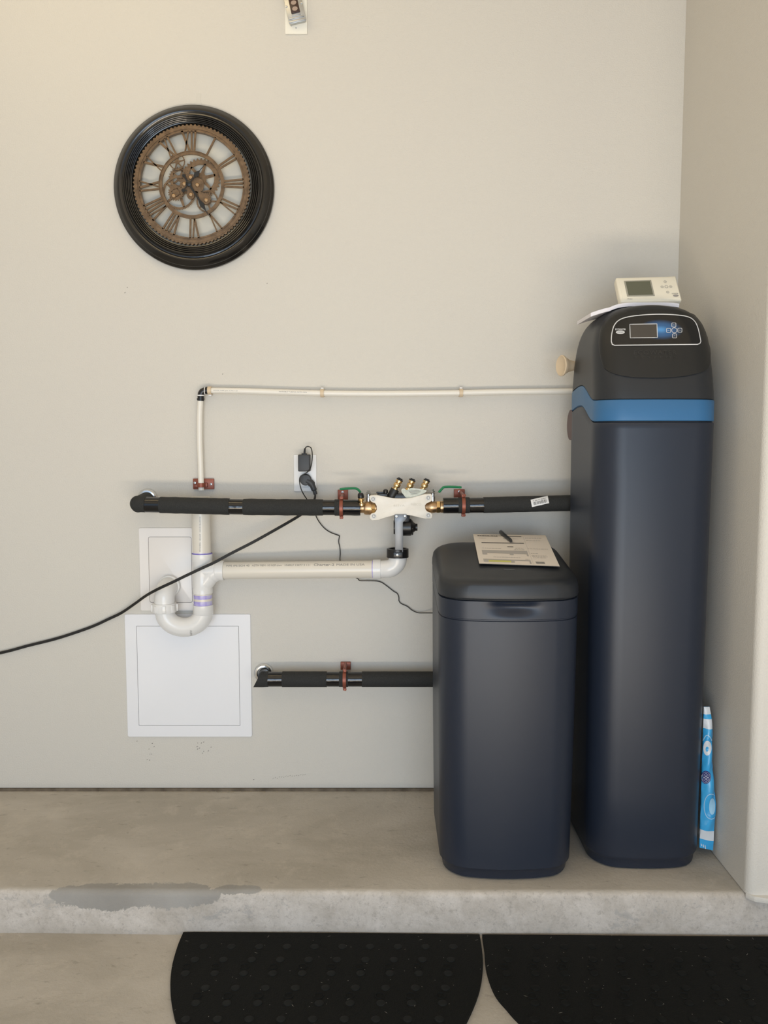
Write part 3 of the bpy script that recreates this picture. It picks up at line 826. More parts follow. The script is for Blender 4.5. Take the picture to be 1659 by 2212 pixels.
run(ip2, 'foam_sleeve', 989, 1014, RP*0.99, M['foam']); run(ip2, 'foam_sleeve', 1044, 1262, RP*0.98, M['foam'], 0.02)
run(ip2, 'tape_wrap', 957, 992, RP*0.98, M['tape'], label='glossy black tape wrap'); run(ip2, 'tape_wrap', 1011, 1047, RP*0.94, M['tape'], label='glossy black tape wrap')
pb = bvh_obj([o for o in ip2.children if o.name.startswith('foam_sleeve')][-1])
def sticker(u, v, off):
    x = 1166 + (u-0.5)*37 + (v-0.5)*3; y = 1083.5 - (u-0.5)*8 + (v-0.5)*15
    return H(pb, x, y, off)
bm = NB(); nu = 8; S = [[bm.verts.new(sticker(i/nu, j/6, 0.0016)) for i in range(nu+1)] for j in range(7)]
for j in range(6):
    for i in range(nu): bm.faces.new((S[j][i], S[j][i+1], S[j+1][i+1], S[j+1][i]))
stk = obj('barcode_sticker', bm, M['white'], ip2, recalc=False)
bm = NB(); u = 0.12
while u < 0.88:
    wv = random.choice((0.014, 0.022, 0.03))
    for j in range(3): bm.faces.new([bm.verts.new(sticker(a, b_, 0.0021)) for a, b_ in ((u,0.42+j*.13),(u+wv,0.42+j*.13),(u+wv,0.55+j*.13),(u,0.55+j*.13))])
    u += wv + random.choice((0.014, 0.022, 0.035))
text(bm, '7 28144 20961', lambda a, c: sticker(0.12+a, 0.33-c, 0.0021), 0.13, 0.74)
obj('barcode', bm, M['ink'], stk, recalc=False)
ip3 = thing('insulated_pipe', 'lower black foam insulated pipe running from the chrome wall flange behind the brine tank', 'pipe', A(700, 1467, YL))
escutcheon(ip3, 570, 1453, 21.5)
def lrun(name, x0, x1, r, m, label=None):
    bm = NB(); tube(bm, spline([A(x0+(x1-x0)*i/4, 1467.3, YL) for i in range(5)], 4), r, 28); return obj(name, bm, m, ip3, label=label)
c0 = A(562, 1467.3, YL)
bm = NB()
# stub out of the wall, then a foam sleeve with a mitred end
tube(bm, [A(571, 1455, -0.004), A(569, 1462, YL)], RL*0.72, 24)
obj('wall_stub', bm, M['blackr'], ip3)
bm = NB(); e_ = A(556, 1467.3, YL)
tube(bm, [e_, A(568, 1467.3, YL), A(580, 1467.3, YL)], [RL*1.0, RL*1.0, RL*0.96], 28)
for v in bm.verts:
    if abs(v.co.x - e_.x) < 0.002: v.co.x += (v.co.z - e_.z)/RL * PX(9, YL)
obj('elbow_sleeve', bm, M['foam'], ip3)
lrun('foam_sleeve', 610, 706, RL*0.99, M['foam']); lrun('foam_sleeve', 733, 752, RL*0.97, M['foam']); lrun('foam_sleeve', 782, 975, RL*0.98, M['foam'])
for a, b_ in ((578,613),(703,736),(749,785)): lrun('tape_wrap', a, b_, RL*0.94, M['tape'], 'glossy black tape wrap')

def screw(bm, c, r, ax=(0, -1, 0), mi=0):
    lathe(bm, [(0,-0.001),(r,-0.001),(r,0.0012),(r*0.8,0.0022),(r*0.25,0.0026),(0,0.0018)], c, ax, 14, mi=mi)
def clamp(px, cy, plate, label, rp, scr, YP=YP):
    """split-ring pipe clamp on a wall plate"""
    x0, y0, x1, y1 = plate
    t = thing('pipe_clamp', label, 'clamp', A(px, y0, 0), 'copper pipe clamps')
    a, b_ = A(x0, y0, -0.012), A(x1, y1, -0.012)
    bm = NB(); bb(bm, a.x, b_.x, -0.012, 0.0, b_.z, a.z, 0.0012)
    obj('wall_plate', bm, M['copper'], t)
    bm = NB(); s = A(scr[0], scr[1], -0.013); screw(bm, s, 0.0042); obj('screw', bm, M['steel'], t)
    c = A(px, cy, YP); bm = NB(); r1 = rp*1.02; r2 = rp*1.13; hw = PX(3.6, YP)
    lathe(bm, [(r1,-hw),(r2,-hw),(r2,hw),(r1,hw),(r1,-hw)], c, (1,0,0), 36, cap=False)
    obj('ring', bm, M['copper'], t)
    for sg in (1, -1):
        bm = NB(); e = c + Vector((0, -0.004, sg*(r2+0.002)))
        box(bm, e, (hw*2.0, 0.010, 0.008), 0.001)
        lathe(bm, [(0,-0.008),(0.004,-0.008),(0.004,-0.004),(0.0028,-0.003),(0.0028,0.009),(0.0042,0.009),(0.0042,0.012),(0,0.0125)], e + Vector((0,0,0)), (0.2,-1,0.1), 10)
        obj('clamp_bolt', bm, M['copper'], t)
    bm = NB(); top = c + Vector((0, 0.006, r2*0.97))
    tube(bm, [Vector((top.x, -0.010, top.z+0.006)), Vector((top.x, YP*0.6, top.z+0.006)), Vector((top.x, YP+0.008, top.z+0.002))], 0.0045, 12)
    obj('standoff', bm, M['copper'], t)
clamp(737.5, 1096.5, (729.5, 1058, 751.5, 1081), 'copper coloured pipe clamp left of the brass valves', RP, (740, 1063))
clamp(1000.5, 1091.5, (981, 1057, 1004, 1076), 'copper coloured pipe clamp right of the brass valves', RP, (992, 1062))
clamp(744.5, 1467, (735.5, 1431, 757.5, 1447), 'copper coloured pipe clamp holding the lower insulated pipe', RL, (746.5, 1438.5), YL)

# ------------------------------------------------------------------ backflow preventer
YV = -0.125
bf = thing('backflow_preventer', 'backflow preventer with a cream cover plate between two brass valves with green levers', 'valve', A(867, 1096, YV))
def P2(px, py, dy=0.0): return A(px, py, YV+dy)
# hidden body behind the cover
bm = NB()
a, b_ = P2(815, 1080), P2(918, 1112)
box(bm, ((a.x+b_.x)/2, YV+0.030, (a.z+b_.z)/2), (b_.x-a.x, 0.055, a.z-b_.z), 0.008)
a, b_ = P2(838, 1070), P2(905, 1082)
box(bm, ((a.x+b_.x)/2, YV+0.034, (a.z+b_.z)/2), (b_.x-a.x, 0.045, a.z-b_.z+0.01), 0.005)
obj('valve_body', bm, M['blackp'], bf, label='black valve body behind the cover')
out = [(798,1078),(797,1072),(801,1070),(815,1069.5),(830,1072.5),(850,1076.5),(868,1077),(886,1076),(903,1071.5),(918,1067.5),(931,1067),(934,1070),(933.5,1080),(930,1084),(922,1087),(918,1092),(919,1100),(923,1105),(931,1108),(934,1112),(933.5,1118),(931,1120.5),(918,1120.5),(904,1117.5),(890,1114),(868,1111.5),(850,1113.5),(833,1118),(818,1123),(804,1124),(799.5,1121),(798.5,1114),(802,1109.5),(810,1107),(814,1101),(813.5,1093),(810,1087),(802,1084)]
bm = NB(); prism(bm, [P2(x, y, -0.004) for x, y in out], (0, 0.014, 0), 0.0012)
cov = obj('cover_plate', bm, M['epoxy'], bf, sharp=30)
bm = NB()
for s, x, y, h, wd in (('FEBCO', 888, 1092, 5, 22), ('825YA', 850, 1094, 4, 24)):
    text(bm, s, lambda u, v: P2(x+u, y-v, -0.0050), h, wd)
obj('moulded_lettering', bm, mat('moulded_cream', (0.64, 0.60, 0.51), 0.4), cov, recalc=False)
for x, y in ((806,1078),(925,1075.5),(807.5,1115),(925,1113)):
    bm = NB(); c = P2(x, y, -0.0045)
    lathe(bm, [(0.0068,0),(0.0068,0.0012),(0,0.0012)], c, (0,-1,0), 20); lathe(bm, [(0.0048,0.001),(0.0048,0.0045),(0.0038,0.0052),(0,0.0046)], c, (0,-1,0), 6)
    obj('bolt', bm, M['bolt'], bf, sharp=30)
def brass_h(prof, px, py, m=M['brass'], seg=28, dirx=1, dy=0.02):
    """prof: (px offset, radius px)"""
    bm = NB(); lathe(bm, [(PX(r, YV+dy), PX(d, YV+dy)) for d, r in prof], P2(px, py, dy), (dirx, 0, 0), seg); return bm
vl = obj('ball_valve', brass_h([(0,0),(0,11),(1,12),(3,12),(4,11),(13,11.5),(14,14),(17,15),(26,15.2),(30,14.5),(31,12),(45,11.5),(47,10),(60,10)], 773, 1097), M['brass'], bf, label='brass ball valve on the left')
bm = brass_h([(0,10.5),(10,10.5)], 800, 1098, seg=6, dy=0.014); obj('hex_nut', bm, M['brass_new'], vl, sharp=20)
vr = obj('ball_valve', brass_h([(0,0),(0,12.5),(3,13),(7,12.5),(8,9.5),(12,9.5),(13,11.5),(22,13.5),(30,13.5),(34,11),(50,9.5)], 958, 1095, dirx=-1), M['brass'], bf, label='brass ball valve on the right')
bm = brass_h([(0,14),(7,14)], 943, 1095, seg=6, dy=0.018); obj('hex_nut', bm, M['brass_new'], vr, sharp=20)
bm = NB(); t_ = [P2(931,1094,0.004), P2(933.5,1091,0.004), P2(936,1094,0.004), P2(933.5,1097,0.004)]; prism(bm, t_, (0,0.003,0)); obj('flow_mark', bm, M['brass_new'], vr)
# valve stems, nuts and green levers
def lever(parent, stem, pts_flat, pts_grip, lab):
    bm = NB()
    s = P2(*stem, 0.02)
    lathe(bm, [(0.0075,-0.025),(0.0075,-0.005),(0.006,-0.004),(0.006,0.004)], s, (0,0,1), 16)
    lathe(bm, [(0.0078,0.004),(0.0078,0.011),(0.004,0.012),(0.004,0.016),(0,0.016)], s, (0,0,1), 6)
    obj('stem_nut', bm, M['steel'], parent, sharp=25)
    bm = NB(); tube(bm, spline([P2(x, y, 0.018) for x, y in pts_flat], 4), 0.0075, 12, flat=0.22); obj('handle_arm', bm, M['steel'], parent)
    bm = NB(); P = spline([P2(x, y, 0.012) for x, y in pts_grip], 5); tube(bm, P, [0.0058]*(len(P)-1)+[0.0045], 14, flat=0.62); obj('lever_grip', bm, M['green'], parent, label=lab)
lever(vl, (796, 1070.5), [(812,1065.5),(796,1066),(784,1066),(778,1063)], [(779,1064),(774,1058),(768,1055),(752,1055),(734,1056.5)], 'green lever grip')
lever(vr, (934.5, 1068.5), [(918,1063.5),(934,1064),(944,1064),(949,1062)], [(948,1063.5),(955,1055.5),(960,1052),(976,1051.5),(997,1052.5)], 'green lever grip')
# test cocks
def cock(p0, p1, dy, lab=None, black=False, wide=1.0):
    a, b_ = P2(*p0, dy), P2(*p1, dy); ax = b_-a; L_ = ax.length; r = 0.0090*wide
    bm = NB(); lathe(bm, [(0,0),(r*1.05,0),(r*1.05,L_*0.2),(r*0.7,L_*0.22),(r*0.7,L_*0.3),(r*1.15,L_*0.34),(r*1.15,L_*0.58),(r*0.8,L_*0.62),(r*0.8,L_*0.66),(r*1.1,L_*0.68),(r*1.1,L_*0.82),(0,L_*0.82)], a, ax, 16)
    n = ax.normalized(); side = Vector((0,-1,0)).cross(n).normalized()
    lathe(bm, [(0,0),(r*0.75,0),(r*0.75,r*1.5),(r*0.4,r*1.7),(0,r*1.7)], a+ax*0.45, Vector((-0.3,-1,0)), 12)
    o = obj('test_cock', bm, M['brass_new'], bf, label=lab)
    bm = NB(); lathe(bm, [(0,L_*0.80),(r*1.0,L_*0.80),(r*1.15,L_*0.84),(r*1.15,L_*0.92),(r*0.8,L_*0.94),(r*0.8,L_*1.0),(0,L_*1.0)], a, ax, 10)
    obj('cap', bm, M['blackp'], o, sharp=30)
cock((851,1060), (865.5,1033), 0.02, 'bright brass test cock'); cock((881,1060), (892,1034), 0.025, 'bright brass test cock'); cock((912,1060), (923.5,1034.5), 0.025, 'bright brass test cock')
bm = NB(); a, b_ = P2(843, 1077, 0.02), P2(853.5, 1057, 0.02); lathe(bm, [(0.0125,0),(0.0135,0.004),(0.0125,(b_-a).length),(0,(b_-a).length)], a, b_-a, 20)
obj('rubber_boot', bm, M['blackr'], bf)
bm = NB(); a, b_ = P2(781.5, 1092, -0.004), P2(779, 1068, -0.006)
lathe(bm, [(0,0),(0.009,0),(0.009,0.007),(0.0055,0.009),(0.0055,0.012),(0.0085,0.014),(0.0095,0.020),(0.007,0.023),(0,0.024)], a, b_-a, 16); o = obj('test_cock', bm, M['brass_new'], bf, label='brass test cock at the left valve')
bm = NB(); lathe(bm, [(0,0.022),(0.0085,0.022),(0.0095,0.025),(0.0085,0.034),(0.006,0.037),(0,0.038)], a, b_-a, 16); obj('cap', bm, M['blackp'], o)
# black top parts
bm = NB(); a = P2(826, 1069, 0.02); box(bm, a, (PX(22,YV), 0.03, 0.009), 0.001); box(bm, P2(822,1064,0.02), (PX(18,YV), 0.012, 0.005), 0.001)
lathe(bm, [(0,-0.004),(0.007,-0.004),(0.007,0.005),(0.004,0.007),(0,0.007)], P2(833,1062,0.016), (0,-0.2,1), 12)
obj('top_bracket', bm, M['blackp'], bf)
# paper tag wedged behind the cover
tp = spl2([(868,1064),(867,1058),(872,1055),(880,1059),(888,1054),(900,1055),(912,1057),(921,1059),(919,1064),(908,1070),(896,1075),(884,1077),(874,1074)], 3)[:-1]
bm = NB(); prism(bm, [P2(x, y, 0.006) for x, y in tp], (0, 0.0009, 0)); 
for v in bm.verts: v.co.y += 0.004*math.sin(v.co.x*120)
tg = obj('paper_tag', bm, M['tagp'], bf)
bm = NB(); tg_lines = [((883,1061),(905,1059)),((885,1064),(908,1062)),((888,1067),(902,1066))]
for (x0,y0),(x1,y1) in tg_lines:
    bm.faces.new([bm.verts.new(P2(x, y, 0.0012)) for x, y in ((x0,y0),(x1,y1),(x1,y1+1),(x0,y0+1))])
obj('tag_print', bm, M['inkgrey'], tg, recalc=False)
# relief valve below
bm = NB(); c = P2(868, 1139, 0.03)
lathe(bm, [(0,-PX(18,YV)),(PX(15,YV),-PX(18,YV)),(PX(16,YV),-PX(14,YV)),(PX(16,YV),0),(PX(19,YV),0.002),(PX(19,YV),PX(19,YV)),(PX(16.5,YV),PX(22,YV)),(PX(12,YV),PX(25,YV)),(PX(8,YV),PX(30,YV)),(PX(8,YV),PX(34,YV)),(0,PX(34,YV))], c, (1,0,0), 28)
box(bm, P2(868,1120,0.03), (PX(34,YV), 0.035, 0.03), 0.004)
rv = obj('relief_valve', bm, M['blackp'], bf, label='black relief valve')
for k in range(5):
    bm = NB(); t = PI*0.55+k*PI/4.2
    cc = c + Vector((PX(19,YV), -math.sin(t)*PX(16,YV)*0.9, math.cos(t)*PX(16,YV)*0.9))
    lathe(bm, [(0,0),(0.004,0),(0.004,0.006),(0.003,0.008),(0,0.008)], cc, (1,0,0), 8); obj('bolt', bm, M['blackp'], rv)
# grey strap that carries the drain cup
bm = NB(); st = [(852,1112),(855,1111),(878,1111),(879,1118),(875,1124),(870.5,1128),(870.5,1193),(853.5,1193),(853,1128)]
prism(bm, [P2(x, y, -0.008) for x, y in st], (0, 0.0035, 0), 0.0006)
bk_ = obj('drain_bracket', bm, M['greyp'], bf, label='grey metal drain bracket')
for x, y in ((856.5,1115),(875,1114.5),(858.5,1198.5)):
    bm = NB(); screw(bm, P2(x, y, -0.009 if y < 1190 else -0.014), 0.0042); obj('bolt', bm, M['steel'], bk_)
c = P2(859, 1203.5, 0.022)
ro = PX(24, YV); h0 = PX(19, YV)
bm = NB(); lathe(bm, [(ro*0.80,0),(ro,0),(ro,h0*0.97),(ro*0.97,h0),(ro*0.80,h0),(ro*0.78,h0*0.9),(ro*0.78,0.002),(ro*0.80,0)], c, (0,0,1), 40, cap=False)
cup = obj('drain_cup', bm, M['blackp'], bf, label='black ring of the air gap drain')
bm = NB(); a, b_ = P2(850,1193,-0.0135), P2(870,1205,-0.0135); bb(bm, a.x, b_.x, YV-0.0125, YV-0.006, b_.z, a.z, 0.001); obj('cup_lug', bm, M['blackp'], cup)

# ------------------------------------------------------------------ PVC drain
YD = -0.060
dr = thing('drain_piping', 'white plastic drain piping with a trap, a tee and a long horizontal run', 'pipe', A(436, 1196, YD))
def V2(x, y, dy=0.0): return A(x, y, YD+dy)
rv1 = PX(19.8, YD)
bm = NB(); P = [V2(434,1073.5), V2(434.5,1140), V2(436,1200)]
tube(bm, P, rv1, 32, cap=False)
tube(bm, [V2(434,1073.5), V2(434.5,1100)], rv1*0.86, 32, cap=False)
lathe(bm, [(rv1,0),(rv1*0.86,0)], V2(434,1073.5), (0,0,1), 32, cap=False)
sp_ = obj('standpipe', bm, M['pvc'], dr)
spb = bvh_obj(sp_)
bm = NB()
text(bm, 'AN ASAP 900 100 DWV   ASTM F891   MADE IN USA', lambda u, v: H(spb, 430.5+v, 1116+u, 0.0007), 3.2, 76)
obj('pipe_print', bm, M['inkgrey'], sp_, recalc=False)
bm = NB(); lathe(bm, [(rv1*1.008,0),(rv1*1.008,PX(5.5,YD))], V2(436,1198.5), (0,0,1), 32, cap=False)
obj('primer_stain', bm, M['primer'], sp_)
# tee
rf = PX(21.8, YD); rs = PX(20.5, YD)
bm = NB()
zc = V2(438,1197).z; xt = V2(437.5,1240).x
z = lambda py: V2(437.5, py).z
lathe(bm, [(rv1*0.98, z(1195.5)), (rf, z(1195.5)), (rf*1.01, z(1197)), (rf, z(1211)), (rs, z(1213)), (rs, z(1268)), (rf*0.99, z(1270)), (rf*0.99, z(1281)), (rv1*0.98, z(1282))], Vector((xt, YD, 0)), (0,0,1), 36, cap=False)
# sweeping branch
xb = V2(484,1233).x; zb = V2(484,1232.5).z
br = [Vector((xt-0.002, YD, z(1266))), Vector((xt+0.008, YD, z(1257))), Vector((xt+0.024, YD, z(1243))), Vector((xt+0.038, YD, z(1236))), Vector((xb-PX(16,YD), YD, zb))]
tube(bm, spline(br, 5), [rs*0.90]*3+[rs*0.97]*8+[rs]*10, 32, cap=False)
lathe(bm, [(rs*0.9,-PX(20,YD)),(rf,-PX(17,YD)),(rf,0),(rv1*0.95,0)], Vector((xb, YD, zb)), (1,0,0), 36, cap=False)
tube(bm, [Vector((xt+0.006, YD, zb)), Vector((xb-PX(15,YD), YD, zb))], rs*0.985, 32, cap=False)
tee = obj('tee_fitting', bm, M['fitting'], dr, sharp=45, label='glossy white tee fitting')
for x0_, w_ in ((rf*1.008, 1.6),):
    bm = NB(); lathe(bm, [(x0_, 0), (x0_, PX(w_,YD)), (rv1, PX(w_,YD))], Vector((xt, YD, z(1196.3))), (0,0,1), 36, cap=False); obj('primer_line', bm, M['primer_line'], tee)
# primed nipple and trap
bm = NB(); lathe(bm, [(rv1, z(1279)), (rv1, z(1310))], Vector((xt, YD, 0)), (0,0,1), 32, cap=False)
npn = obj('nipple', bm, M['pvc'], dr)
for a, b_ in ((1284,1292),(1297,1308)):
    bm = NB(); lathe(bm, [(rv1*1.006, z(b_)), (rv1*1.006, z(a))], Vector((xt, YD, 0)), (0,0,1), 32, cap=False); obj('primer_stain', bm, M['primer'], npn)
xl = V2(355.5,1310).x; xr_ = V2(439,1315).x; zt = z(1320); cxm = (xl+xr_)/2; rb = (xr_-xl)/2
bm = NB()
zbot = z(1375) ; bend_h = zt - zbot - rs
P = [Vector((xr_, YD, z(1308)))] + [Vector((cxm + rb*math.cos(t), YD, zt - bend_h*math.sin(t)**0.95 if math.sin(t) > 0 else zt)) for t in [PI*i/22 for i in range(23)]] + [Vector((xl, YD, z(1315)))]
tube(bm, P, rs*1.02, 32)
lathe(bm, [(rv1, z(1306)), (rf*1.01, z(1306)), (rf*1.01, z(1325)), (rs, z(1327))], Vector((xr_, YD, 0)), (0,0,1), 36, cap=False)
trap = obj('trap_bend', bm, M['fitting'], dr, sharp=45, label='glossy white U-shaped trap bend')
tbv = bvh_obj(trap)
bm = NB(); text(bm, 'VRIA', lambda u, v: H(tbv, 410.5+v*1.0, 1374-u, 0.0006), 4.5, 13); obj('trap_print', bm, M['inkgrey'], trap, recalc=False)
# slip nut with lugs
bm = NB(); rn = PX(26, YD)
pr_ = []
lathe(bm, [(rs*0.98, z(1302)), (rn*0.97, z(1302.5)), (rn, z(1305)), (rn, z(1319)), (rn*0.96, z(1322)), (rs, z(1323))], Vector((xl, YD, 0)), (0,0,1), 40, cap=False)
nut = obj('slip_nut', bm, M['fitting'], dr, sharp=35)
for k in range(8):
    t = 2*PI*k/8+0.2; bm = NB()
    box(bm, (xl+math.cos(t)*rn*0.99, YD+math.sin(t)*rn*0.99, (z(1305)+z(1320))/2), (0.007, 0.011, z(1305)-z(1320)), 0.0012, rot=Matrix.Rotation(t, 4, 'Z')); obj('lug', bm, M['fitting'], nut)
# outlet elbow into the wall
ztop = z(1284); bm = NB(); re = 0.040
P = [Vector((xl, YD, z(1306))), Vector((xl, YD, ztop-0.012))] + [Vector((xl+0.003*i/10, YD + re*(1-math.cos(PI/2*i/10)), ztop-0.012+re*math.sin(PI/2*i/10)*0.72)) for i in range(1, 11)] + [Vector((xl+0.004, 0.0, ztop-0.012+re*0.74))]
tube(bm, P, rs*1.06, 32); 
lathe(bm, [(rs*1.16,0),(rs*1.16,0.022),(rs,0.024)], Vector((xl+0.004, -0.001, P[-1].z)), (0,-1,0), 36, cap=False)
obj('outlet_elbow', bm, M['fitting'], dr, sharp=45)
# long horizontal run and right-hand elbow
rh = PX(18.6, YD)
YH = YD
hl, hr_ = A(482,1232.5,YH), A(812,1229.5,YD-0.030)
bm = NB(); tube(bm, [hl, (hl+hr_)/2, hr_], rh, 32)
hz = obj('drain_run', bm, M['pvc'], dr); hb2 = bvh_obj(hz)
bm = NB()
for s, x0_, w_, hh_, bd in (('PIPE IPS SCH 40', 489, 50, 4, 0), ('ASTM F891-10 NSF-dwv', 544, 65, 4, 0), ('1040LF', 615, 20, 4, 0), ('13477 2 111', 638, 32, 4, 0), ('Charter-2', 678, 44, 5, 0.01), ('MADE IN USA', 727, 61, 4.4, 0)):
    text(bm, s, lambda u, v: H(hb2, x0_+u, 1224.5-0.009*(x0_+u-480)-v, 0.0007), hh_, w_, bold=bd)
obj('pipe_print', bm, M['inkgrey'], hz, recalc=False)
bm = NB(); ax = (hr_-hl).normalized(); lathe(bm, [(rh*1.01,-PX(3.5,YD)),(rh*1.01,0)], A(808,1229.5,YD-0.030), ax, 32, cap=False); obj('primer_stain', bm, M['primer'], hz)
bm = NB()
ce = A(859, 1230, -0.100)
e0 = A(806.5,1229.5,YD-0.030); 
P = [e0, A(822,1229.5,-0.092), A(832,1229,-0.096)] + [A(835+24.5*math.sin(PI/2*i/10), 1229-24*(1-math.cos(PI/2*i/10)), -0.098-0.004*i/10) for i in range(1, 11)] + [A(859.5,1200,-0.103)]
tube(bm, P, [rh*1.0]*3+[rh*1.04]*11, 32, cap=False)
lathe(bm, [(rh*0.95,0),(rh*1.12,0),(rh*1.12,PX(16,YD)),(rh,PX(16.5,YD))], e0, ax, 36, cap=False)
obj('elbow_fitting', bm, M['fitting'], dr, sharp=45, label='glossy white elbow fitting')

# ------------------------------------------------------------------ small white tube
YT = -0.022
sm = thing('drain_tube', 'thin white plastic tube running along the back wall and down to the standpipe', 'pipe', A(436, 846, YT))
K = [(450,843.5),(520,844.5),(600,847),(700,849.5),(800,850.5),(900,850),(1000,848.5),(1100,846.5),(1250,845)]
bm = NB(); tube(bm, spline([A(x, y, YT) for x, y in K], 6), PX(6.3, YT), 18); tb_ = obj('tube', bm, M['pex'], sm)
tbb = bvh_obj(tb_)
for s, x0_, w_ in (('SDR9 NSF pw CTS 1/2', 461, 52), ('POTABLE TUBING ASTM F876', 603, 60)):
    bm = NB(); text(bm, s, lambda u, v: H(tbb, x0_+u, 844.0+(x0_+u-450)*0.021-v, 0.0005), 2.2, w_); obj('tube_print', bm, M['inkgrey'], tb_, recalc=False)
bm = NB(); tube(bm, spline([A(x, y, YT) for x, y in ((433.5,857),(431.5,900),(431.5,950),(433,1000),(435,1059))], 6), PX(6.2, YT), 18); obj('tube', bm, M['pex'], sm)
bm = NB(); r6 = PX(7.2, YT)
P = [A(433.5,866,YT), A(433.8,856,YT), A(434.5,850,YT), A(437,846,YT), A(441,844,YT), A(448,843.5,YT)]
tube(bm, P, r6*0.98, 18)
lathe(bm, [(r6*1.12,0),(r6*1.12,PX(3.5,YT)),(r6,PX(3.5,YT))], A(446,843.6,YT), (1,0,0), 18, cap=False)
lathe(bm, [(r6*1.12,0),(r6*1.12,PX(3.5,YT)),(r6,PX(3.5,YT))], A(433.6,864,YT), (0,0,1), 18, cap=False)
el = obj('elbow', bm, M['blackp'], sm, label='black push-fit elbow')
bm = NB(); lathe(bm, [(r6*1.04,0),(r6*1.1,0.0002),(r6*1.1,PX(2.2,YT)),(r6,PX(2.2,YT))], A(433.7,855.5,YT), (0,0,1), 18, cap=False)
lathe(bm, [(r6*1.04,0),(r6*1.1,0.0002),(r6*1.1,PX(1.8,YT)),(r6,PX(1.8,YT))], A(442,844.2,YT), (1,0,0), 18, cap=False); obj('collar', bm, M['white'], el)
for i, (x, y) in enumerate(((453,843.7),(696,849.3),(996,848.6))):
    lb_ = ['beige tube clip at the left end of the thin white tube, beside the black elbow', 'beige tube clip halfway along the thin white tube, above the wall outlet', 'beige tube clip on the thin white tube, nearest the tall softener'][i]
    c = A(x, y, YT); t = thing('tube_clip', lb_, 'clip', c, 'beige tube clips')
    bm = NB(); r7 = PX(7.4, YT); hw = PX(3.8, YT)
    lathe(bm, [(r7*0.93,-hw),(r7*1.18,-hw),(r7*1.18,hw),(r7*0.93,hw),(r7*0.93,-hw)], c, (1,0,0), 24, cap=False)
    box(bm, c+Vector((0, 0.011, 0)), (hw*2, 0.018, r7*2.1), 0.001)
    obj('clip_band', bm, M['beige'], t)
    bm = NB(); box(bm, c+Vector((0, 0.008, r7*1.35 if i else -r7*1.25)), (hw*1.6, 0.014, r7*0.5), 0.0008); obj('clip_tab', bm, M['white'], t)
cx0, cy0, cx1, cy1 = 416.5, 1034, 462, 1057
a, b_ = A(cx0, cy0, -0.010), A(cx1, cy1, -0.010)
t = thing('tube_bracket', 'copper coloured bracket plate holding the end of the thin white tube above the standpipe', 'clamp', (a+b_)/2)
bm = NB(); bb(bm, a.x, b_.x, -0.010, 0, b_.z, a.z, 0.0014); obj('wall_plate', bm, M['copper'], t)
bm = NB(); c = A(434.5, 1048, YT); r7 = PX(7.2, YT); hh = PX(4.5, YT)
lathe(bm, [(r7*0.95,-hh),(r7*1.2,-hh),(r7*1.2,hh),(r7*0.95,hh),(r7*0.95,-hh)], c, (0,0,1), 24, cap=False)
box(bm, A(445,1048,-0.014), (PX(7,YT), 0.010, hh*2), 0.001); box(bm, A(423,1050,-0.013), (PX(8,YT), 0.007, hh*1.4), 0.001)
obj('strap', bm, M['copper'], t)
for x, y in ((456,1046),(421,1043)):
    bm = NB(); screw(bm, A(x, y, -0.011), 0.0042); obj('screw', bm, M['steel'], t)

# ------------------------------------------------------------------ outlet, adapter, cords
a, b_ = A(634, 982, -0.006), A(684, 1062, -0.006)
ol = thing('wall_outlet', 'white duplex wall outlet behind the black plugs', 'outlet', (a+b_)/2)
bm = NB(); bb(bm, a.x, b_.x, -0.006, 0, b_.z, a.z, 0.0025, 3); obj('cover_plate', bm, M['white'], ol)
for cy in (1000, 1043.5):
    bm = NB(); c = A(659.5, cy, -0.0075); o_ = [(c.x+x, -0.0080, c.z+z_) for x, z_ in rrect(-0.0165, 0.0165, -0.014, 0.014, 0.009)]
    prism(bm, o_, (0, 0.004, 0), 0.0005); s_ = obj('socket', bm, M['white'], ol)
bm = NB(); screw(bm, A(659.5, 1022, -0.006), 0.003); obj('screw', bm, M['white'], ol)
ad = thing('power_adapter', 'small black power adapter plugged into the top of the wall outlet', 'power adapter', A(656, 1000, -0.008))
a, b_ = A(643.5, 982, -0.045), A(669.5, 1018.5, -0.045)
bm = NB(); box(bm, ((a.x+b_.x)/2, -0.0275, (a.z+b_.z)/2), (b_.x-a.x, 0.036, a.z-b_.z), 0.003, 3); obj('case', bm, M['adapter'], ad)
a2 = A(657.5, 981, -0.028); bm = NB(); box(bm, a2, (0.016, 0.014, 0.005), 0.001)
lathe(bm, [(0.0032,0),(0.0034,0.004),(0.0026,0.016),(0.0017,0.018),(0,0.018)], a2, (0.1,0,1), 12); obj('strain_relief', bm, M['blackp'], ad)
pts = [(658.5,971,-0.028),(661,966,-0.028),(666,964.5,-0.030),(672,968,-0.034),(674.5,980,-0.040),(674,995,-0.042),(671,1010,-0.040),(665,1019,-0.052),(655,1025,-0.054),(648.5,1030,-0.054),(647,1040,-0.052),(650,1055,-0.050),(656,1068,-0.046),(664,1080,-0.035),(674,1095,-0.030),(681,1108,-0.020),(684,1118,-0.012),(692,1131,-0.010),(703,1143,-0.008),(716,1151,-0.007),(732,1157,-0.007),(733,1160,-0.006),(731.5,1170,-0.006),(734,1182,-0.007),(735,1195,-0.008),(734.5,1210,-0.009),(738,1225,-0.008),(752,1240,-0.008),(772,1249.5,-0.010),(777,1254,-0.012),(790,1254.5,-0.011),(812,1255,-0.008),(824,1258,-0.007),(836,1266,-0.006),(850,1277,-0.007),(858,1282,-0.007),(861.5,1290,-0.006),(862,1298,-0.006),(867,1304,-0.007),(880,1310,-0.007),(890,1318,-0.008),(903,1323.5,-0.010),(920,1324,-0.020),(945,1324,-0.05)]
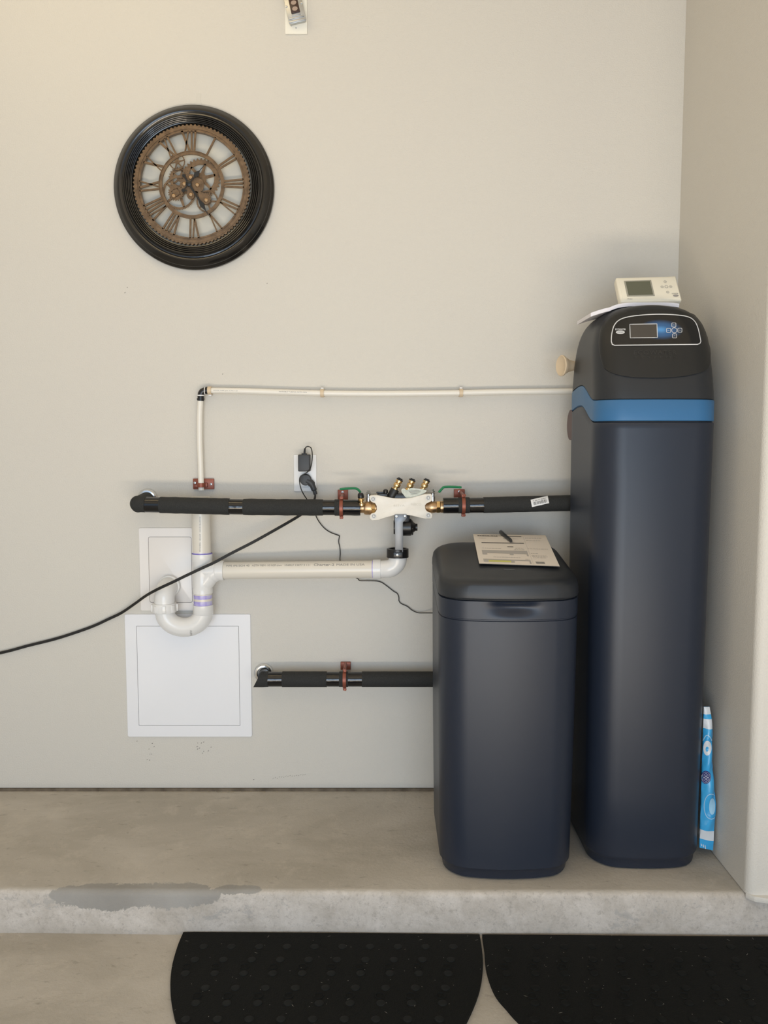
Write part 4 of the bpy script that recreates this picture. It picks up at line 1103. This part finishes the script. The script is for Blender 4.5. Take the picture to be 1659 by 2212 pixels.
bm = NB(); tube(bm, spline([A(x, y, d) for x, y, d in pts], 5), 0.0016, 8); obj('cable', bm, M['blackr'], ad, label='thin black low-voltage cable')
pc = thing('power_cord', 'heavy black power cord with a round plug, drooping to the left edge of the wall', 'power cord', A(660, 1043, -0.02))
bm = NB(); po = [(0.0,0),(0.016,0),(0.0175,0.003),(0.0175,0.014),(0.015,0.018),(0,0.0195)]
c = A(661, 1036, -0.0085); lathe(bm, po, c, (0,-1,0), 28); 
tube(bm, spline([A(663,1038,-0.018), A(672,1044,-0.019), A(677,1054,-0.020), A(680,1062,-0.021), A(681.5,1068,-0.022)], 4), [0.011]*6+[0.0085]*5+[0.006]*6, 14)
obj('plug', bm, M['adapter'], pc)
pts = [(680.5,1064,-0.022),(680.5,1074,-0.024),(676,1086,-0.028),(665,1100,-0.032),(648,1113,-0.040),(625,1127,-0.055),(590,1147,-0.075),(545,1172,-0.092),(500,1195,-0.100),(465,1214,-0.104),(437,1227,-0.104),(405,1242,-0.106),(372,1258,-0.104),(340,1273,-0.095),(315,1287,-0.06),(290,1305,-0.03),(262,1324,-0.016),(235,1337,-0.010),(205,1351,-0.008),(170,1364,-0.008),(120,1380,-0.008),(60,1395,-0.008),(20,1406,-0.009),(-40,1420,-0.009),(-160,1452,-0.010)]
bm = NB(); P = spline([A(x, y, d) for x, y, d in pts], 5)
for off in (-0.0019, 0.0019): tube(bm, [p + Vector((0, -0.0005 if off > 0 else 0, off)) for p in P], 0.0027, 10)
obj('cord', bm, M['blackr'], pc)

# ------------------------------------------------------------------ access panels
def panel(label, fr, dr_, rad, mfr, mdo):
    x0, y0, x1, y1 = fr; a, b_ = A(x0, y0, -0.006), A(x1, y1, -0.006)
    t = thing('access_panel', label, 'access panel', ((a.x+b_.x)/2, 0, b_.z), 'white access panels')
    c, d = A(dr_[0], dr_[1], -0.006), A(dr_[2], dr_[3], -0.006)
    g = 0.0012
    # frame with a real opening
    bm = NB(); o_ = rrect(a.x, b_.x, b_.z, a.z, 0.005, 4); i_ = rrect(c.x, d.x, d.z, c.z, rad, 4)
    n = len(o_); rows = []
    for (pts, y) in ((i_, 0.0), (i_, -0.005), (o_, -0.005), (rrect(a.x-.0008, b_.x+.0008, b_.z-.0008, a.z+.0008, 0.005, 4), -0.0035), (rrect(a.x-.0008, b_.x+.0008, b_.z-.0008, a.z+.0008, 0.005, 4), 0.0)):
        rows.append([bm.verts.new((x, y, z_)) for x, z_ in pts])
    for p, q in zip(rows, rows[1:]):
        for k in range(n): bm.faces.new((p[k], p[(k+1) % n], q[(k+1) % n], q[k]))
    obj('frame', bm, mfr, t, sharp=30)
    bm = NB(); dd = rrect(c.x+g, d.x-g, d.z+g, c.z-g, max(rad-g, 0.0005), 4)
    prism(bm, [(x, -0.0052, z_) for x, z_ in dd], (0, 0.005, 0), 0.0004); obj('door', bm, mdo, t, sharp=30)
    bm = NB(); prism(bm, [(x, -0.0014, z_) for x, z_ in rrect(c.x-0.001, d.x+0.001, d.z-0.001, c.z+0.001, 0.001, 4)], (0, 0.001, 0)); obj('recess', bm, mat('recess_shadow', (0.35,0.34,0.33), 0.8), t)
panel('upper narrow white access panel partly behind the drain trap', (299.5,1141,437,1319), (319.5,1159.5,416,1302), 0.006, M['warmwhite'], M['warmwhite'])
panel('lower large square white access panel below the trap', (269,1327.5,544,1591.5), (294,1352.5,519,1567.5), 0.001, M['doorwhite'], M['doorwhite'])

# ------------------------------------------------------------------ tilted metal outlet box at the top
a, b_ = A(615, -45, -0.004), A(663.5, 73.5, -0.004)
mbx = thing('junction_box', 'tilted galvanised electrical box with a brown receptacle on a white plate high on the wall', 'outlet', ((a.x+b_.x)/2, 0, b_.z))
bm = NB(); bb(bm, a.x, b_.x, -0.005, 0, b_.z, a.z, 0.001); obj('backing_plate', bm, mat('backing_white', (0.85,0.83,0.74), 0.5), mbx)
ang = math.radians(12.5); RM = Matrix.Rotation(ang, 4, 'Y')
cb = A(636, 14, -0.026)
def rb_(cx, cz, sx, sy, sz, y, bev=0.0008):
    t = bmesh.new(); bmesh.ops.create_cube(t, size=1); bmesh.ops.scale(t, vec=(sx, sy, sz), verts=t.verts[:])
    if bev: bmesh.ops.bevel(t, geom=t.edges[:], offset=bev, segments=2, profile=0.5, affect='EDGES')
    t.transform(Matrix.Translation((cb.x, y, cb.z)) @ RM.inverted() @ Matrix.Translation((cx, 0, cz))); return t
bm = NB(); merge(bm, rb_(0, 0.01, 0.049, 0.018, 0.102, -0.014, 0.003)); obj('box', bm, M['steel'], mbx, sharp=25)
bm = NB(); merge(bm, rb_(0, 0.012, 0.051, 0.002, 0.112, -0.024)); merge(bm, rb_(0, -0.040, 0.048, 0.005, 0.005, -0.0265)); merge(bm, rb_(0, -0.031, 0.044, 0.004, 0.004, -0.0265)); merge(bm, rb_(0, -0.024, 0.026, 0.004, 0.003, -0.0265)); obj('box_cover', bm, M['steel'], mbx)
bm = NB(); merge(bm, rb_(0.0, 0.001, 0.026, 0.006, 0.040, -0.027, 0.002)); rc = obj('receptacle', bm, M['brown'], mbx)
for cz in (-0.008, 0.009):
    bm = NB(); t = bmesh.new(); bmesh.ops.create_circle(t, cap_ends=True, segments=20, radius=0.0080)
    t.transform(Matrix.Translation((cb.x, -0.0303, cb.z)) @ RM.inverted() @ Matrix.Translation((0, 0, cz)) @ Matrix.Rotation(PI/2, 4, 'X') @ Matrix.Scale(0.75, 4, (0,1,0)))
    merge(bm, t); obj('socket_face', bm, mat('socket_tan', (0.36, 0.27, 0.22), 0.35), rc)
for cx in (-0.0225, 0.0225):
    bm = NB(); q = Matrix.Translation((cb.x, -0.025, cb.z)) @ RM.inverted() @ Vector((cx, 0, 0.005)); screw(bm, q, 0.003); obj('screw', bm, M['chrome'], mbx)
for x, y in ((639.5,60.5),(629,56),(637,52.5)):
    bm = NB(); screw(bm, A(x, y, -0.006), 0.0016); obj('screw', bm, M['steel'], mbx)

# ------------------------------------------------------------------ wall clock
ck = A(420, 407.5, -0.004); CX, CZ = ck.x, ck.z
clock = thing('wall_clock', 'large round black framed wall clock with bronze Roman numerals and open gears', 'clock', (CX, 0, CZ))
RC = 0.2385; TW = math.radians(-1.6); FY = -0.040
bm = NB()
prof = [(RC*0.90,-0.001),(RC*0.995,-0.001),(RC,-0.006),(RC*0.995,-0.012),(RC*0.965,-0.019),(RC*0.962,-0.022),(RC*0.93,-0.030),(RC*0.900,-0.034),(RC*0.885,-0.0335),(RC*0.865,-0.030),(RC*0.85,-0.0305),(RC*0.835,-0.034)]
rr = 0.835
for k in range(4):
    prof += [(RC*(rr-0.001),-0.036-0.0008*k),(RC*(rr-0.009),-0.0385-0.0008*k),(RC*(rr-0.0175),-0.0375-0.0008*k),(RC*(rr-0.019),-0.0355-0.0008*k)]; rr -= 0.021
prof += [(RC*0.745,-0.041),(RC*0.735,-0.040),(RC*0.73,-0.034),(RC*0.73,-0.012)]
lathe(bm, prof, (CX, 0, CZ), (0,1,0), 128, cap=False); obj('frame', bm, M['lacquer'], clock, sharp=30)
bm = NB(); lathe(bm, [(0,-0.014),(RC*0.735,-0.014),(RC*0.735,-0.010),(0,-0.010)], (CX,0,CZ), (0,1,0), 96, cap=False); obj('dial_backing', bm, M['dial'], clock)
def pc_(ang, r, y):    # clock angle clockwise from twelve
    a_ = ang + TW; return Vector((CX + r*math.sin(a_), y, CZ + r*math.cos(a_)))
def annulus(bm, c, r0, r1, y0, y1, teeth=0, td=0.0, seg=96):
    n = teeth*4 if teeth else seg; rows = []
    def rad(k): return r1 + (td if teeth and (k % 4) in (0, 1) else 0)
    for (q, y) in (('i', y0), ('o', y0), ('o', y1), ('i', y1)):
        rows.append([bm.verts.new((c[0] + (r0 if q == 'i' else rad(k))*math.sin(2*PI*k/n), y, c[1] + (r0 if q == 'i' else rad(k))*math.cos(2*PI*k/n))) for k in range(n)])
    rows.append(rows[0])
    for p, q in zip(rows, rows[1:]):
        for k in range(n): bm.faces.new((p[k], p[(k+1) % n], q[(k+1) % n], q[k]))
    return bm
R1, R0 = RC*0.722, RC*0.632
bm = NB(); annulus(bm, (CX, CZ), R0, R1-0.004, FY, FY+0.012, teeth=90, td=0.0035); annulus(bm, (CX, CZ), R0, R0+0.004, FY-0.002, FY); annulus(bm, (CX, CZ), R1-0.014, R1-0.007, FY-0.0015, FY)
obj('outer_ring', bm, M['bronze'], clock, sharp=30)
RI1, RI0 = RC*0.405, RC*0.362
bm = NB(); annulus(bm, (CX, CZ), RI0, RI1, FY-0.001, FY+0.004); annulus(bm, (CX, CZ), RI1-0.002, RI1, FY-0.0025, FY-0.001)
obj('inner_ring', bm, M['bronze'], clock, sharp=30)
NUM = ['XII','I','II','III','IV','V','VI','VII','VIII','IX','X','XI']
def stroke(bm, ang, t0, r0, t1, r1, w_):
    w_ *= 1.3
    def q(t, r): 
        base = pc_(ang, 0, FY-0.002); er = pc_(ang, 1, 0) - Vector((CX,0,CZ)); et = Vector((er.z, 0, -er.x)); return Vector((CX, FY-0.002, CZ)) + er*r + et*t
    a_, b2 = q(t0, r0), q(t1, r1); d = (b2-a_).normalized(); s = Vector((d.z, 0, -d.x))*w_/2
    prism(bm, [a_-s, b2-s, b2+s, a_+s], (0, 0.005, 0))
for h, s in enumerate(NUM):
    bm = NB(); ang = h*PI/6; ri, ro_ = RI1-0.002, R0+0.002; dr2 = ro_-ri
    wd = {'I': 0.0105, 'V': 0.021, 'X': 0.024}; tot = sum(wd[c_] for c_ in s); t = -tot/2
    for c_ in s:
        m_ = t + wd[c_]/2; k = 0.72
        if c_ == 'I': stroke(bm, ang, m_*k, ri, m_*1.1, ro_, 0.0040)
        elif c_ == 'V': stroke(bm, ang, m_*k, ri, m_*1.1-0.0085, ro_, 0.0042); stroke(bm, ang, m_*k, ri, m_*1.1+0.0085, ro_, 0.0030)
        else: stroke(bm, ang, m_*k+0.007, ri, m_*1.1-0.0095, ro_, 0.0048); stroke(bm, ang, m_*k-0.007, ri, m_*1.1+0.0095, ro_, 0.0028)
        t += wd[c_]
    obj('numeral', bm, M['bronze'], clock, sharp=30)
K_ = RC/752.0          # crop pixels of the close-up to metres
def gear(px, py, r, teeth, y, spokes=5, rim=0.16, hub=0.22, label=None, td=7):
    c = (CX + (px-822)*K_, CZ - (py-945)*K_); r *= K_
    bm = NB(); annulus(bm, c, r*(1-rim), r, y, y+0.002, teeth=teeth, td=td*K_)
    annulus(bm, c, r*0.02, r*hub, y-0.0006, y+0.0024, seg=20)
    for k in range(spokes):
        a_ = 2*PI*k/spokes+0.3; d = Vector((math.sin(a_), 0, math.cos(a_))); s = Vector((d.z, 0, -d.x))*r*0.06; o_ = Vector((c[0], y, c[1]))
        prism(bm, [o_+d*r*hub*0.8-s*1.6, o_+d*r*(1-rim*0.7)-s, o_+d*r*(1-rim*0.7)+s, o_+d*r*hub*0.8+s*1.6], (0, 0.002, 0))
    return obj('gear', bm, M['bronze'], clock, sharp=30, label=label)
gear(690, 735, 72, 30, FY+0.002, 6, 0.12, 0.3, 'small spoked gear at the upper left', 3)
gear(905, 878, 165, 32, FY+0.008, 6, 0.26, 0.3, 'large gear behind the hands', 16)
gear(700, 1010, 150, 64, FY+0.004, 5, 0.12, 0.35, 'large fine-toothed gear at the lower left', 7)
gear(675, 1015, 62, 20, FY+0.000, 4, 0.4, 0.5, 'small gear on the lower left gear', 12)
gear(962, 1090, 98, 60, FY+0.004, 5, 0.10, 0.35, 'fine-toothed gear at the lower right', 7)
gear(945, 1070, 48, 16, FY-0.0005, 4, 0.5, 0.5, 'small gear on the lower right gear', 9)
gear(710, 880, 95, 26, FY+0.007, 5, 0.3, 0.3, 'gear behind the bridge plate', 11)
def blob(pts, y, name, label=None):
    bm = NB(); prism(bm, [(CX+(x-822)*K_, y, CZ-(yy-945)*K_) for x, yy in spl2(pts+[pts[0]], 4)[:-1]], (0, 0.002, 0)); return obj(name, bm, M['bronze'], clock, sharp=30, label=label)
br_ = blob([(735,900),(770,860),(830,850),(880,880),(920,900),(935,940),(925,990),(890,1010),(850,1000),(840,1060),(800,1075),(775,1040),(780,990),(740,985),(720,940)], FY-0.001, 'bridge_plate')
blob([(880,1000),(930,1020),(985,1060),(990,1100),(950,1120),(915,1095),(890,1050)], FY-0.002, 'bridge_plate')
for x, y in ((755,940),(875,948),(815,880),(815,1035),(955,1085),(655,1045)):
    bm = NB(); lathe(bm, [(0.0062,0),(0.0062,0.002),(0.0045,0.0036),(0,0.004)], (CX+(x-822)*K_, FY-0.001, CZ-(y-945)*K_), (0,-1,0), 14); obj('rivet', bm, M['brass'], clock)
def hand(name, tip, tail, leaf, y, w_=6):
    """pointed hand with a spade leaf, in close-up pixels"""
    o_ = Vector((800, 938)); d = Vector(tip)-o_; L_ = d.length; d.normalize(); s = Vector((-d.y, d.x)); 
    pts = [(-tail, -w_*0.6), (0, -w_), (L_*leaf[0], -w_*0.9), (L_*leaf[1], -leaf[3]), (L_*leaf[2], -w_*0.5), (L_, -1.2), (L_, 1.2), (L_*leaf[2], w_*0.5), (L_*leaf[1], leaf[3]), (L_*leaf[0], w_*0.9), (0, w_), (-tail, w_*0.6)]
    bm = NB(); prism(bm, [(CX+(o_.x+d.x*u+s.x*v-822)*K_, y, CZ-(o_.y+d.y*u+s.y*v-945)*K_) for u, v in pts], (0, 0.0012, 0)); e = o_ - d*tail
    lathe(bm, [(16*K_,0),(16*K_,0.0014),(0,0.0014)], (CX+(e.x-822)*K_, y+0.0012, CZ-(e.y-945)*K_), (0,-1,0), 14)
    return obj(name, bm, M['hand'], clock, sharp=30)
hand('hour_hand', (962,755), 80, (0.3,0.46,0.62,27), FY-0.006)
hand('minute_hand', (992,1245), 80, (0.5,0.63,0.78,22), FY-0.0085, 9)
bm = NB(); lathe(bm, [(26*K_,0),(26*K_,0.006),(8*K_,0.008),(0,0.008)], (CX+(800-822)*K_, FY-0.002, CZ-(938-945)*K_), (0,-1,0), 20); obj('centre_boss', bm, M['hand'], clock)
# tape strip above the clock
a, b_ = A(421, 201, -0.0006), A(433, 232, -0.0006)
bm = NB(); prism(bm, [(a.x+0.004, -0.0006, a.z), (b_.x+0.002, -0.0006, a.z), (b_.x, -0.0006, b_.z), (a.x, -0.0006, b_.z)], (0, 0.0004, 0))
prism(bm, [(a.x-0.002, -0.0012, a.z-0.027), (b_.x+0.003, -0.0012, a.z-0.027), (b_.x+0.003, -0.0012, b_.z), (a.x-0.002, -0.0012, b_.z)], (0, 0.0005, 0))
o = obj('tape_strip', bm, M['cleartape']); tag(o, 'strip of clear tape on the wall above the clock', 'tape')

# ------------------------------------------------------------------ rubber mats
TH = 0.009; ZF = STEP
def mat_out(pts): return [G(x, y, ZF+TH) for x, y in pts]
def inside(p, poly):
    c = False; j = len(poly)-1
    for i in range(len(poly)):
        if (poly[i].y > p.y) != (poly[j].y > p.y) and p.x < (poly[j].x-poly[i].x)*(p.y-poly[i].y)/(poly[j].y-poly[i].y)+poly[i].x: c = not c
        j = i
    return c
smb = NB(); lathe(smb, [(0,0.0),(0.0105,0.0),(0.0095,0.0012),(0.006,0.0018),(0,0.0020)], (0,0,0), (0,0,1), 16, cap=False)
for f in smb.faces: f.smooth = True
SM = bpy.data.meshes.new('stud'); smb.to_mesh(SM); smb.free(); SM.materials.append(M['stud'])
rmb = NB(); lathe(rmb, [(0.0085,0.0),(0.009,0.0014),(0.0105,0.0014),(0.011,0.0)], (0,0,0), (0,0,1), 16, cap=False)
RM_ = bpy.data.meshes.new('stud_ring'); rmb.to_mesh(RM_); rmb.free(); RM_.materials.append(M['studring'])
SM2 = SM.copy(); SM2.materials[0] = mat('faint_stud', (0.0052, 0.0062, 0.0060), 0.75, spec=0.2)
def make_mat(label, pxpts, stx):
    pts = mat_out(spl2(pxpts, 5) + stx); cen = sum(pts, Vector())/len(pts)
    t = thing('rubber_mat', label, 'mat', (cen.x, cen.y, ZF), 'black rubber mats')
    bm = NB(); vt = [bm.verts.new(p) for p in pts]; vb = [bm.verts.new(Vector((p.x, p.y, ZF+0.0005))) for p in pts]
    bm.faces.new(vt); bm.faces.new(vb[::-1]); n = len(pts)
    for k in range(n): bm.faces.new((vt[k], vb[k], vb[(k+1) % n], vt[(k+1) % n]))
    obj('sheet', bm, M['mat'], t, sharp=30)
    g = G(440, 2045, ZF+TH); dx = 0.0665; dy = 0.050; cnt = 0
    ymin = G(830, 2240, ZF).y
    for j in range(0, 8):
        for i in range(-40, 60):
            for kind in (0, 1):
                x = g.x + i*dx + (0.0 if not kind else 0.0) - j*0.010 + (0.0 if kind == 0 else -0.012); y = g.y - j*dy - (0.026 if kind else 0)
                if kind and j % 2 == 0: continue
                p = Vector((x, y, ZF+TH))
                if y < ymin or abs(x) > 1.05 or not inside(p, pts): continue
                ok = all(inside(p + Vector((0.018*math.cos(a_), 0.018*math.sin(a_), 0)), pts) for a_ in (0, 1.57, 3.14, 4.71))
                if not ok: continue
                o_ = bpy.data.objects.new('stud' if not kind else 'stud_ring', (SM if label.startswith('left') else SM2) if not kind else RM_); COL.objects.link(o_); o_.parent = t; o_.location = p - wloc(t); cnt += 1
    return pts
mL = make_mat('left black studded rubber mat with curved sides, in full view on the floor', [(396,2013.5),(383,2045),(371,2090),(368,2135),(374,2180),(386,2215),(440,2300),(560,2390),(700,2425),(850,2385),(950,2300),(1003,2213),(1033,2145),(1043,2090),(1041,2050),(1036,2018)], [(900,2016.5),(650,2014.5),(420,2013)])
mR = make_mat('right black studded rubber mat, below the tall softener, cut by the frame', [(1041.5,2018.5),(1046,2050),(1051,2095),(1068,2142),(1094,2175),(1130,2213),(1230,2300),(1400,2390),(1560,2425),(1720,2390),(1850,2300),(1900,2200),(1915,2100),(1908,2024)], [(1660,2022.8),(1350,2020.8),(1060,2018.2)])
for poly, nm in ((mL, 'left'), (mR, 'right')):
    bm = NB(); n = 0
    while n < 70:
        p = G(random.uniform(370, 1659), random.uniform(2020, 2211), ZF+TH+0.0006)
        if inside(p, poly):
            L_ = random.choice((0.0008, 0.001, 0.0012, 0.002, 0.005)); fleck(bm, p, (0,0,1), L_, 0.0004 if L_ > 0.0015 else 0.0007, random.uniform(0, 3)); n += 1
    o = obj('lint_specks', bm, M['lint'], kind='stuff', recalc=False); tag(o, 'pale lint specks scattered over the %s black rubber mat' % nm, 'debris')
